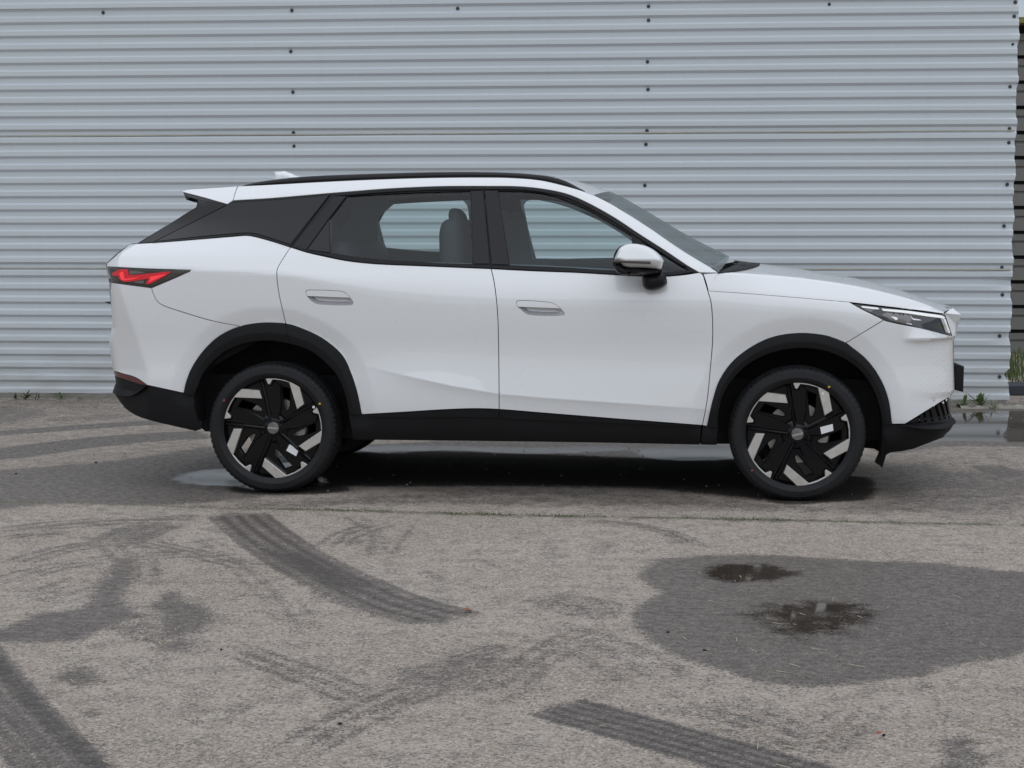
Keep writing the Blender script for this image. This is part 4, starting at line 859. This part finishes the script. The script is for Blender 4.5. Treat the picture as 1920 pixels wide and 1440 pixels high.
# pointed nose above the grille, between the lamps
npx = [(1771.5,586.5),(1786,577),(1802,590),(1796,611),(1791.5,631),(1785.5,630.5)]
nz_ = PL(np.array(npx, float), -.60); Vn, Fn = [], []
ys = np.linspace(-1, 1, 25)
prof_n = np.vstack([crom(nz_[[0, 1]], .02), crom(nz_[[1, 2]], .02)[1:], crom(nz_[[2, 3, 4]], .02, True)[1:]])
Pn = np.zeros((len(prof_n), 25, 3))
for i, q in enumerate(prof_n):
    for j, y in enumerate(ys): Pn[i, j] = (q[0]+.025*(1-y*y)-.004, y*.605, q[1]-.004)
link('nose_panel', grid_mesh('nose_panel', Pn, True, 20, flip=True), car, [M['paint']])
for s in (1, -1):
    pts_ = [((1771.5,587.5),-.640),((1786,577.5),-.60),((1802,590),-.615),((1796,611),-.585),((1791.5,631.5),-.60),((1786,630.5),-.625)]
    V = []
    for p_, y_ in pts_: q = PL(np.array([p_], float), y_)[0]; V.append((q[0], s*y_, q[1]))
    V += [(v[0]-.02, s*.5, v[2]) for v in V]
    Fn = [(0, 2, 1), (0, 3, 2), (0, 5, 3), (5, 4, 3), (1, 2, 8, 7), (2, 3, 9, 8), (3, 4, 10, 9)]
    o = link('nose_corner', mesh('nose_corner', V, Fn if s > 0 else [f[::-1] for f in Fn], False), car, [M['paint']])
prism('plate_holder', PL(np.array([(1790,681),(1808,687),(1806.5,735.5),(1790,731)], float), -.27), -.27, .27, M['black_trim'], car, bevel=.006)
# dimples of the closed grille: rows of small raised lozenges that fade out backwards
V, Fc = [], []
for a in range(26):
    for b_ in range(9):
        px_, py_ = 1694+b_*11.5+(a % 2)*5.7, 640+a*5.0
        if px_ > 1788 or py_ > 760-(px_-1700)*.42 + 24 or py_ > 835-(px_-1640)*.62 + 8: continue
        k = (px_-1690)/100; s = .0032+.0048*max(0, k); q = SURF(np.array([(px_, py_)]))[0]
        if rng.random() > .35+k*.9: continue
        nn = len(V)
        for dx, dz, o in ((-s, 0, -.001), (0, -s, -.001), (s, 0, -.001), (0, s, -.001), (0, 0, s*.34)):
            x, z = q[0]+dx, q[1]+dz; V.append((x, -(float(HWID(min(x, xf(z)-.004), z))+o), z))
        Fc += [(nn, nn+1, nn+4), (nn+1, nn+2, nn+4), (nn+2, nn+3, nn+4), (nn+3, nn, nn+4)]
        V2 = [(v[0], -v[1], v[2]) for v in V[nn:nn+5]]; n2 = len(V); V += V2; Fc += [(n2+1, n2, n2+4), (n2+2, n2+1, n2+4), (n2+3, n2+2, n2+4), (n2, n2+3, n2+4)]
tag(link('grille_dimples', mesh('grille_dimples', V, Fc, False), car, [M['paint']]), kind='stuff')
# tail
zt0 = PL(np.array([(244,457.5)], float), -.60)[0, 1]; zr0 = PL(np.array([(207,694)], float), -.60)[0, 1]
tg = face('tailgate', zr0+.12, zt0, xr, M['paint'], .05, front=False); face('rear_face', zr0, zr0+.118, xr, M['paint'], .05, front=False); face('rear_face', .40, zr0-.002, xr, M['cladding'], .05, front=False, dxo=-.004)
ge = edge3(crom([(257,456.5),(367,389)]), 20, -.01); gc = ge.copy(); gc[:, 1] = 0; gc[:, 0] -= .055; gc[:, 2] += .02; tgl, _ = span('rear_window', ge, gc, M['privacy'], tg)
link('badge', prism('tmp', PL(np.array([(195,566),(207,566.5),(209,570.5),(203,569)], float), -.3), -.30, .30, M['black_trim']).data, tg)
for o in [o for o in COL.objects if o.name.startswith('tmp')]: bpy.data.objects.remove(o)
# spoiler
for s in (1, -1):
    o = panel('spoiler', join(crom([(343,358),(350,355.8),(390,353),(444.5,349.5)]), crom([(444.5,349.5),(440.5,361),(436.5,375.5)]), crom([(436.5,375.5),(426,382.5),(385,370.5),(343.5,359.8)], corner=True)), M['paint'], car, gap=.0005, side=s, thick=.03)
    panel('spoiler_trim', crom([(343.5,360.3),(385,371),(426,382.8),(420,386),(366,372.8),(346,367)], corner=True), M['black_gloss'], o, off=-.004, gap=0, side=s, thick=.03)
te = edge3(crom([(343.5,357.9),(350,355.6),(390,352.8),(445,349.2)]), 18, -.001); tc_ = te.copy(); tc_[:, 1] = 0
uu = np.linspace(0, 1, 18); tc_[:, 0] -= .05*(1-uu); tc_[:, 2] += .006+.012*uu; tc_[-1] = [te[-1, 0]+.02, 0, ce[0, 2]-.001]
sp_o, _ = span('spoiler_top', te, tc_, M['paint'], car)
be = edge3(crom([(343.5,359.8),(385,370.5),(426,382.5)]), 14, -.012); bc = be.copy(); bc[:, 1] = 0; bc[:, 0] -= .05*(1-np.linspace(0, 1, 14)); bc[:, 2] += .008
span('spoiler_underside', be, bc, M['black_trim'], sp_o)
le = np.array([te[0], be[0]]); lc = np.array([tc_[0], bc[0]]); span('spoiler_edge', le, lc, M['paint'], sp_o)
# roof rails and aerial
for s in (1, -1):
    top = crom([(452,350),(470,344),(492,340),(555,332.5),(600,329.5),(725,325),(850,322.5),(950,323.7),(1000,327),(1037,332),(1062,340),(1085,352),(1097,358.5)]); bot_ = crom([(452,350.3),(500,346),(600,340),(725,334.5),(850,331.2),(950,331.5),(1000,335.5),(1037,341.5),(1075,353.5),(1097,359)])
    B2 = resample(bot_, 50); T2_ = resample(top, 50); B_ = SURF(B2); yb_ = HWID(B_[:, 0], B_[:, 1])-.004; A_ = PL(T2_, -(yb_-.030)); P = np.zeros((50, 7, 3))
    for i in range(50):
        a, b = A_[i], B_[i]; h = a[1]-b[1]
        for j, (yy, q) in enumerate(((-.055, 0), (-.050, .85), (-.036, .98), (-.024, 1.0), (-.008, .75), (.0, .3), (-.003, 0))): P[i, j] = (b[0]+(a[0]-b[0])*q, -s*(yb_[i]+yy), b[1]+h*q-(.004 if q == 0 else 0))
    link('roof_rail', grid_mesh('roof_rail', P, True, 40, flip=s > 0), car, [M['black_trim']])
fin = PL(np.array(crom([(511.7,321),(531.5,320),(537,322),(562,331.7),(568,338),(514,338),(513.3,330)], corner=True), float), -.02)
a1 = inflate('aerial_fin', fin, 0, .035, M['paint'], car, power=.6, ybk=.03)

# ---- dark core under the skin, floor, wheel housings
def xzpoly(px, y=-.86): return PL(np.array(px, float), y)
prism('underbody', [(-2.05, .46), (-1.85, .30), (-1.2, .27), (1.2, .265), (1.95, .30), (2.1, .46), (1.95, .62), (-1.9, .62)], -.62, .62, M['dark'], car)
prism('underbody', [(XRW+.40, .21), (XFW-.40, .21), (XFW-.36, .34), (XRW+.36, .34)], -.10, .78, M['dark'], car)  # off-centre slab added to block the wall's reflection under the car
prism('underbody', [(XRW-.55, .24), (XRW+.40, .20), (XRW+.40, .40), (XRW-.55, .40)], -.06, .55, M['dark'], car); prism('underbody', [(XFW-.40, .20), (XFW+.55, .23), (XFW+.55, .40), (XFW-.40, .40)], -.06, .55, M['dark'], car)
prism('underbody', [(XRW+.44, .315), (XFW-.44, .315), (XFW-.44, .62), (XRW+.44, .62)], -.84, .84, M['dark'], car)
for s in (1, -1):
    for arch, cx in (('r', XRW), ('f', XFW)):
        cv = np.vstack([C['iarch_r'], C['iarch_r2'][1:]]) if arch == 'r' else C['iarch_f']
        q = resample(SURF(cv), 40); q = np.vstack([[q[0, 0], .37 if arch == 'r' else .31], q, [q[-1, 0], .315 if arch == 'r' else .235]]); w = HWID(q[:, 0], q[:, 1]); P = np.zeros((len(q), 5, 3))
        ctr = np.array([q[:, 0].mean(), .36])
        for j, (y, k) in enumerate(((-.0, 1.0), (-.03, 1.012), (-.10, 1.03), (-.30, 1.03), (-.42, .98))):
            qq = ctr+(q-ctr)*k; P[:, j] = np.c_[qq[:, 0], -s*(w+y-.006 if j == 0 else np.full(len(w), .89+y)), qq[:, 1]]
        link('wheel_housing', grid_mesh('wheel_housing', P, True, 40, flip=s < 0), car, [M['dark']])
        q2 = ctr+(q-ctr)*1.02; prism('wheel_housing', q2, -s*.50, -s*.48, M['dark'], car) if s < 0 else prism('wheel_housing', q2, -.50, -.48, M['dark'], car)
    # inner skins just under the outer panels so that seams stay dark
    o = prism('inner_skin', [(-1.86, .62), (-1.2, .98), (-.98, .98), (-.9, .62), (.88, .62), (.95, .98), (1.75, .98), (1.95, .70), (2.05, .62), (2.0, .92), (1.35, 1.00), (1.3, 1.06), (.95, 1.10), (-1.5, 1.12), (-1.98, 1.10)], -s*.80 if s > 0 else .78, -s*.78 if s > 0 else .80, M['dark'], car)
    prism('inner_skin', [(XRW+.46, .40), (XFW-.46, .40), (XFW-.50, 1.09), (XRW+.52, 1.12)], -.845 if s > 0 else .835, -.835 if s > 0 else .845, M['dark'], car)

# ---- lamps
for s in (1, -1):
    lp = join(C['lamp_top'], C['lamp_end'], R_('lamp_bot'))
    hl = panel('headlight', lp, M['lamp_black'], car, off=-.012, gap=.002, side=s)
    panel('light_strip', crom([(1653,578.5),(1700,582.5),(1740,588),(1768,592.5),(1773,595.5),(1770.5,597.5),(1762,596),(1740,593),(1700,587.2),(1656,582.5)]), M['lamp_white'], hl, off=-.006, gap=0, g=.012, side=s)
    panel('light_strip', crom([(1615,573.5),(1646,576.8),(1649,579.8),(1640,579.5),(1617,576.5)], corner=True), M['lamp_white'], hl, off=-.006, gap=0, g=.012, side=s)
    panel('light_bar', crom([(1764,597.5),(1767.5,597.8),(1777,623.5),(1773.5,623)], corner=True), M['chrome'], hl, off=-.004, gap=0, g=.012, side=s); panel('light_bar', crom([(1769,597.5),(1773,598.5),(1782,623.5),(1779,624.5)], corner=True), M['lamp_white'], hl, off=-.004, gap=0, g=.012, side=s)
    panel('lamp_reflector', crom([(1653,590),(1662,586),(1700,590),(1712,596),(1706,604),(1698,607),(1670,600)], corner=True), M['lamp_grey'], hl, off=-.009, gap=0, g=.01, side=s)
    panel('lamp_reflector', crom([(1632,586),(1648,578),(1655,584),(1650,594.5)], corner=True), M['lamp_black'], hl, off=-.008, gap=0, g=.01, side=s)
    panel('lamp_reflector', crom([(1616,577.5),(1640,580.5),(1632,585.5)], corner=True), M['lamp_grey'], hl, off=-.009, gap=0, g=.01, side=s)
    panel('projector', crom([(1670,593.5),(1681,594.8),(1684,598),(1680,600.5),(1676,597.5)]), M['lamp_white'], hl, off=-.006, gap=0, g=.01, side=s)
    for q in ([(1675,585.5),(1677,586),(1676.5,589.5),(1674.5,589)], [(1687,586.5),(1689,587),(1688.5,590.5),(1686.5,590)], [(1693,587),(1695,587.5),(1694.5,591.5),(1692.5,591)]):
        panel('lamp_baffle', np.array(q), M['black_gloss'], hl, off=-.007, gap=0, g=0, side=s, fine=False)
    for q in ([(1705,589),(1712,597),(1725,599),(1728,601),(1712,600)], [(1700,605),(1710,607),(1709,609),(1699,607)]):
        panel('lamp_trim', np.array(q), M['chrome'], hl, off=-.0075, gap=0, g=0, side=s, fine=False)
    tp = join(C['tail_top'], C['tail_up'], C['tail_bot'], crom([(209,530),(205,515),(200,500)]))
    tl = panel('tail_light', tp, M['lamp_black'], car, off=-.008, gap=.002, side=s)
    panel('smoked_lens', crom([(212,505),(225,504),(330,507.5),(350,508),(322,521),(284,535.5),(264,532),(214,526.5)], corner=True), M['smoke'], tl, off=-.005, gap=0, g=.012, side=s)
    Z = lambda pts: np.array([(190+x/10.667, 480+y/10.667) for x, y in pts])
    panel('red_band', Z([(215,345),(330,285),(400,262),(525,268),(545,385),(700,375),(1370,310),(1375,330),(1290,390),(1000,545),(900,560),(890,545),(950,450),(900,460),(560,512),(430,515),(370,470),(330,400),(225,390)]), M['red_light'], tl, off=.001, gap=0, g=.012, side=s)
    panel('red_core', Z([(355,345),(420,310),(440,330),(455,450),(470,462),(640,440),(760,425),(620,465),(470,485),(400,475),(385,440)]), M['red_core'], tl, off=.003, gap=0, g=.012, side=s)
    panel('red_core', Z([(960,420),(1260,365),(1290,370),(1100,455),(940,530),(985,440)]), M['red_core'], tl, off=.003, gap=0, g=.012, side=s)
    panel('clear_insert', Z([(555,300),(690,300),(880,330),(700,355),(560,375)]), M['lamp_grey'], tl, off=-.002, gap=0, g=.012, side=s); panel('clear_insert', Z([(640,520),(800,490),(860,490),(835,550),(760,545)]), M['lamp_grey'], tl, off=-.002, gap=0, g=.012, side=s)
    # door handles: flush flap over a scooped recess
    for di, oc, cut_ in ((1, HANDLE_R, 557), (0, HANDLE_F, 577)):
        d = doors[s][di]; c0 = oc.mean(0); ins = c0+(oc-c0)*np.array([.982, .94])
        panel('door_handle', np.array([q for q in ins if q[1] <= cut_+(q[0]-c0[0])*.035]), M['paint'], d, off=.0005, gap=0, thick=.006, g=.01, side=s)
        q = np.array([q for q in oc if q[1] > cut_-.5+(q[0]-c0[0])*.035]); Q = ccw(SURF(dens(q, 2)))
        v, f, loops = triangulate(Q, (), .005); dd = dist(Q, v); dd[loops[0]] = 0
        ztop_ = v[:, 1].max(); lowd = dist(ccw(SURF(oc)), v)                    # distance from the rim that meets the door
        w = HWID(v[:, 0], v[:, 1])-.001-.024*np.clip(lowd/.022, 0, 1)**.8
        me = mesh('handle_recess', [(a_, -s*ww, b_) for (a_, b_), ww in zip(v, w)], [tuple(t if s > 0 else t[::-1]) for t in f])
        link('handle_recess', me, d, [M['recess']])

# ---- wing mirrors
MZ = lambda pts: np.array([(1130+x/12, 440+y/12) for x, y in pts])
for s in (1, -1):
    yb = -1.02
    base_o = PL(np.array(crom(MZ([(225,540),(270,400),(370,275),(470,230),(700,203),(850,225),(1000,270),(1150,350),(1280,460),(1362,580),(1358,660),(1310,790),(1330,830),(1050,895),(620,915),(400,905),(320,860),(250,740),(222,640)]), 2)), -1.06)
    mi = inflate('mirror', base_o, yb, .05, M['black_gloss'], car, power=.5, ybk=yb+.10)
    capo = PL(np.array(crom(MZ([(255,545),(300,440),(375,300),(460,245),(560,212),(700,203),(850,222),(1000,265),(1150,345),(1280,455),(1365,580),(1355,660),(1300,775),(1270,778),(900,755),(500,735),(440,700),(370,625),(262,560)]), 2)), -1.08)
    zcm = PL(MZ([(700,560)]), -1.09)[0, 1]
    capm = inflate('mirror_cap', capo, yb-.030, .062, M['paint'], mi, power=.5, g=.007, dmax=.034)
    y0_, dp_ = yb-.030, .062
    for v in capm.data.vertices:
        k_ = float(np.clip((y0_-v.co.y)/dp_, 0, 1))**1.5; dz_ = v.co.z-zcm
        v.co.y += k_*(dz_*.5 if dz_ > 0 else -dz_*.75)
    capm.data.update()
    ti = PL(np.array(crom(MZ([(225,570),(600,585),(1060,598),(1090,640),(1090,658),(900,655),(380,632),(230,628)]), 2, corner=True)), -1.10)
    prism('turn_signal', ti, yb-.094, yb-.05, M['smoke'], mi, bevel=.003)
    bl = PL(np.array(crom(MZ([(232,632),(370,632),(440,705),(510,742),(900,762),(1270,790),(1320,830),(1060,890),(860,912),(620,915),(400,905),(310,850),(245,730)]), 2)), -1.07)
    inflate('mirror_base', bl, yb-.03, .045, M['black_trim'], mi, power=.5)
    ft = PL(np.array(crom(MZ([(880,900),(1000,860),(1250,830),(1330,835),(1400,900),(1452,1060),(1440,1110),(1350,1190),(1200,1245),(1050,1255),(960,1225),(905,1150)]), 2)), -.97)
    inflate('mirror_foot', ft, -.955, .045, M['black_trim'], mi, power=.45, ybk=-.88)
    inflate('camera_eye', PL(MZ([(540,870),(680,830),(660,880),(620,910),(570,905)]), -1.08), yb-.066, .012, M['black_gloss'], mi, g=.006)
    if s < 0:
        for o in [mi]+list(mi.children):
            for v in o.data.vertices: v.co.y *= -1
            o.data.flip_normals()

# ---- cabin
trim_out = crom([(560,470),(640,352),(730,343),(900,338),(1010,345),(1080,372),(1160,425),(1290,510),(1290,560),(560,560)], corner=True)
hole_r = crom([(707,410),(720,394),(733,382),(760,379),(860,374),(868,376),(875,384),(878,395),(884,470),(870,473.5),(800,471),(750,467),(714,463)], corner=True)
hole_f = crom([(981,384),(986,377),(994,374.5),(1010,375),(1040,381),(1070,390),(1125,414),(1165,438),(1200,463),(1240,487),(1000,484.5)], corner=True)
hole_q = crom([(629,408),(641,392),(656,391),(659.5,396),(650,415),(635,428)], corner=True)
inner = prism('inner_trim', PL(np.array(trim_out), .70), .66, .70, M['interior'], car, holes=[PL(np.array(h), .66) for h in (hole_r, hole_f)], bevel=.006)
prism('inner_trim', PL(np.array([(545,470),(622,362),(640,352),(690,350),(740,382),(707,410),(714,480),(714,560),(560,560)], float), .63), .58, .62, M['interior'], car, holes=[PL(np.array(hole_q), .58)], bevel=.006)
# sunk belt rails on the near doors
prism('inner_trim', PL(np.array([(600,492),(800,492),(1000,497),(1250,510),(1250,560),(600,560)], float), -.80), -.80, -.74, M['interior'], car)
dash = PL(np.array(crom([(1012,503),(1050,488),(1090,487),(1160,486),(1240,490),(1330,508),(1330,580),(1012,580)], corner=True)), -.45); prism('dashboard', dash, -.70, .70, M['dash'], car, bevel=.02)
def seatpair(y, bp_, hp_, w):
    b = inflate('seat', PL(np.array(crom(bp_)), y-w), y-w+.06, .06, M['seat'], car, g=.03, ybk=y+w-.06); h = inflate('headrest', PL(np.array(crom(hp_)), y-.13), y-.10, .03, M['seat'], b, g=.03, ybk=y+.10)
seatpair(-.37, [(822,560),(821,470),(821.5,432),(827,417),(838,410.5),(856,412),(866,430),(872,455),(872,560),(822,560)], [(840,412),(840,398),(845,390.5),(852,390),(859,397),(866,409),(870,428),(862,432),(846,430)], .23)
seatpair(.37, [(826,560),(827,470),(840,420),(852,410),(866,412),(874,428),(877,448),(874,465),(869,480),(866,560),(826,560)], [(846,408),(848,396),(853,391),(862,398),(868,412),(868,430),(852,426)], .23)
b = inflate('rear_seat', PL(np.array(crom([(600,560),(602,500),(612,468),(630,452),(648,455),(660,480),(670,560),(600,560)])), -.55), -.55, .05, M['seat'], car, g=.04, ybk=.60)
P = np.zeros((28, 9, 3))
for i in range(28):
    a = i/27*2*math.pi
    for j in range(9): q = j/8*2*math.pi; r_ = .175+.014*math.cos(q); P[i, j] = (.52+.4*r_*math.sin(a)+.013*math.sin(q), .37+r_*math.cos(a), 1.03+.9*r_*math.sin(a))
link('steering_wheel', grid_mesh('steering_wheel', P), car, [M['dash']])

# ---- wheels
TR, RR = .3555, .2785; U = RR/392.0
def rot2(p, a): c, s = math.cos(a), math.sin(a); p = np.asarray(p, float); return np.c_[p[:, 0]*c-p[:, 1]*s, p[:, 0]*s+p[:, 1]*c]
def arc(r, a0, a1, n=10): a = np.radians(np.linspace(a0, a1, n)); return np.c_[r*np.cos(a), r*np.sin(a)]
silver0 = np.vstack([arc(391, 96.2, 55.4, 12), [(249,177), (194,140), (142,345)], [(80,363), (16,371)], [(-6,336), (-21,336)]])
hole0 = np.array([(74,312),(132,292),(127,170),(112,132),(92,128),(86,170)])
spoke0 = np.array([(-8,62),(-38,210),(-62,378),(-36,382),(-28,330),(4,330),(22,362),(66,330),(64,160),(38,60)])
fin0 = np.array([(40,45),(58,28),(330,172),(322,196)])
def make_wheel(rot=0.0, text_rot=0.0, sticker=None):
    holes = [rot2(hole0, math.radians(72*k)+rot)*U for k in range(5)]
    w = prism('wheel', arc(388, 0, 357, 120)*U, -.062, -.040, M['rim_black'], None, holes=holes, bevel=.004)
    tyre_p = [(.270,-.098),(.276,-.102),(.280,-.1075),(.283,-.1095),(.286,-.112),(.300,-.1165),(.302,-.1158),(.316,-.1175),(.318,-.1168),(.328,-.1160),(.3285,-.1135),(.340,-.107),(.3475,-.098),(.3515,-.090),(.3535,-.080),(.3545,-.062),(.3470,-.061),(.3470,-.053),(.3553,-.052),(.3555,-.022),(.348,-.021),(.348,-.013),(.3555,-.012),(.3555,.012),(.348,.013),(.348,.021),(.3555,.022),(.3553,.052),(.347,.053),(.347,.061),(.3545,.062),(.3475,.098),(.328,.116),(.30,.1165),(.27,.104),(.262,.098)]
    def md(i, j, r, y):
        if 11 <= j <= 15 and i % 3 == 0: return r-.0042 if j < 15 else r-.0022
        return r
    ty = lathe('tyre', tyre_p, 216, M['rubber'], w, md, angle=28)
    for v in ty.data.vertices:
        if v.co.z < -TR+.0035: v.co.z = -TR+.0035
    lathe('rim_barrel', [(.2795,-.101),(.2775,-.101),(.2745,-.099),(.268,-.085),(.255,-.060),(.245,.03),(.262,.095)], 96, M['rim_black'], w)
    for k in range(5):
        a = math.radians(72*k)+rot
        prism('spoke', rot2(spoke0, a)*U, -.082, -.060, M['rim_black'], w, bevel=.005); prism('spoke_fin', rot2(fin0, a)*U, -.090, -.060, M['rim_black'], w, bevel=.006)
        prism('alloy_insert', rot2(silver0, a)*U, -.096, -.060, M['rim_silver'], w, bevel=.0022)
        bx, bz = rot2([(-56, 62)], a)[0]*U
        o = lathe('wheel_bolt', [(0,-.092),(.006,-.092),(.0078,-.089),(.0078,-.07),(.0125,-.07),(.014,-.062)], 12, M['black_gloss'], w); o.location = (bx, 0, bz)
        lathe('spoke_ring', [(0, 0)], 3, M['dark'], w) if False else None
    lathe('hub', [(0,-.085),(.045,-.084),(.075,-.074),(.085,-.060)], 48, M['rim_black'], w)
    lathe('centre_cap', [(0,-.093),(.029,-.0925),(.0315,-.090),(.033,-.080)], 40, M['lamp_grey'], w)
    lathe('brake_disc', [(.06,-.015),(.062,-.020),(.160,-.020),(.162,-.015),(.162,.0),(.06,.0)], 64, M['steel'], w)
    prism('brake_caliper', np.vstack([arc(.172, -25, 40, 10), arc(.105, 40, -25, 10)]), -.032, .03, M['steel'], w, bevel=.008)
    cu = bpy.data.curves.new('cap_lettering', 'FONT'); cu.body = 'OMODA'; cu.size = .0145; cu.align_x = 'CENTER'; cu.align_y = 'CENTER'; cu.extrude = .0006; cu.space_character = 1.05
    to = bpy.data.objects.new('cap_lettering', cu); COL.objects.link(to); bpy.context.view_layer.update()
    tm = bpy.data.meshes.new_from_object(to.evaluated_get(bpy.context.evaluated_depsgraph_get())); bpy.data.objects.remove(to)
    tm.transform(Matrix.Rotation(math.pi/2, 4, 'X') @ Matrix.Rotation(text_rot, 4, 'Z')); tl_ = link('cap_lettering', tm, w, [M['letter']]); tl_.location = (0, -.0935, 0)
    return w
ty_ = HW-.1175
wheels = []
for cx, s, rot, tr in ((XRW, 1, math.radians(2), math.radians(-3)), (XFW, 1, 0, math.radians(196)), (XRW, -1, .3, .5), (XFW, -1, .9, 1.2)):
    w = make_wheel(rot, tr); w.parent = car; w.location = (cx, -s*ty_, TR-.0035)
    if s < 0: w.rotation_euler = (0, 0, math.pi)
    wheels.append(w)
def wl(w, cx, px): q = PL(np.array([px], float), -HW-.0)[0]; return q[0]-cx, q[1]-(TR-.0035)
def stick(w, cx, pts, y, name='sticker', mat='sticker', t=.001):
    q = np.array([wl(w, cx, p) for p in pts]); return prism(name, q, y-t, y, M[mat], w)
stick(wheels[0], XRW, [(540,834.5),(557.5,845),(552.5,857),(533.8,846.3)], -.0825); stick(wheels[1], XFW, [(1538.8,802.5),(1562.5,796.3),(1563.8,808.8),(1541.3,815.5)], -.0825)
for w, cx, p, mt, r_ in ((wheels[0], XRW, (599.5,757), 'dot_yellow', 2.2), (wheels[0], XRW, (420,750.5), 'dot_red', 2), (wheels[1], XFW, (1554.5,725.5), 'dot_yellow', 2.2), (wheels[1], XFW, (1410,882), 'dot_red', 1.8), (wheels[1], XFW, (1543.5,738.5), 'sticker', 2.5), (wheels[0], XRW, (586.5,764), 'sticker', 2.6)):
    a = np.radians(np.arange(0, 360, 30)); stick(wheels[0] if cx == XRW else wheels[1], cx, [(p[0]+r_*math.cos(q), p[1]+r_*math.sin(q)) for q in a], -.1165 if mt != 'sticker' else -.0965, 'paint_dot' if mt != 'sticker' else 'round_sticker', mt, .0015)
# parking sensor on the bumper corner, charge of small marks
panel('parking_sensor', crom([(1748.5,745),(1751.5,744),(1754,748),(1753.5,752),(1750.5,752.5),(1748.5,749)]), M['chrome'], car, off=.0015, gap=0, g=.006, side=1)
panel('parking_sensor', crom([(1749.2,746),(1751.3,745.2),(1753,748),(1752.6,751),(1750.6,751.4),(1749.3,749)]), M['paint'], car, off=.003, gap=0, g=.006, side=1)
bpy.context.view_layer.update()
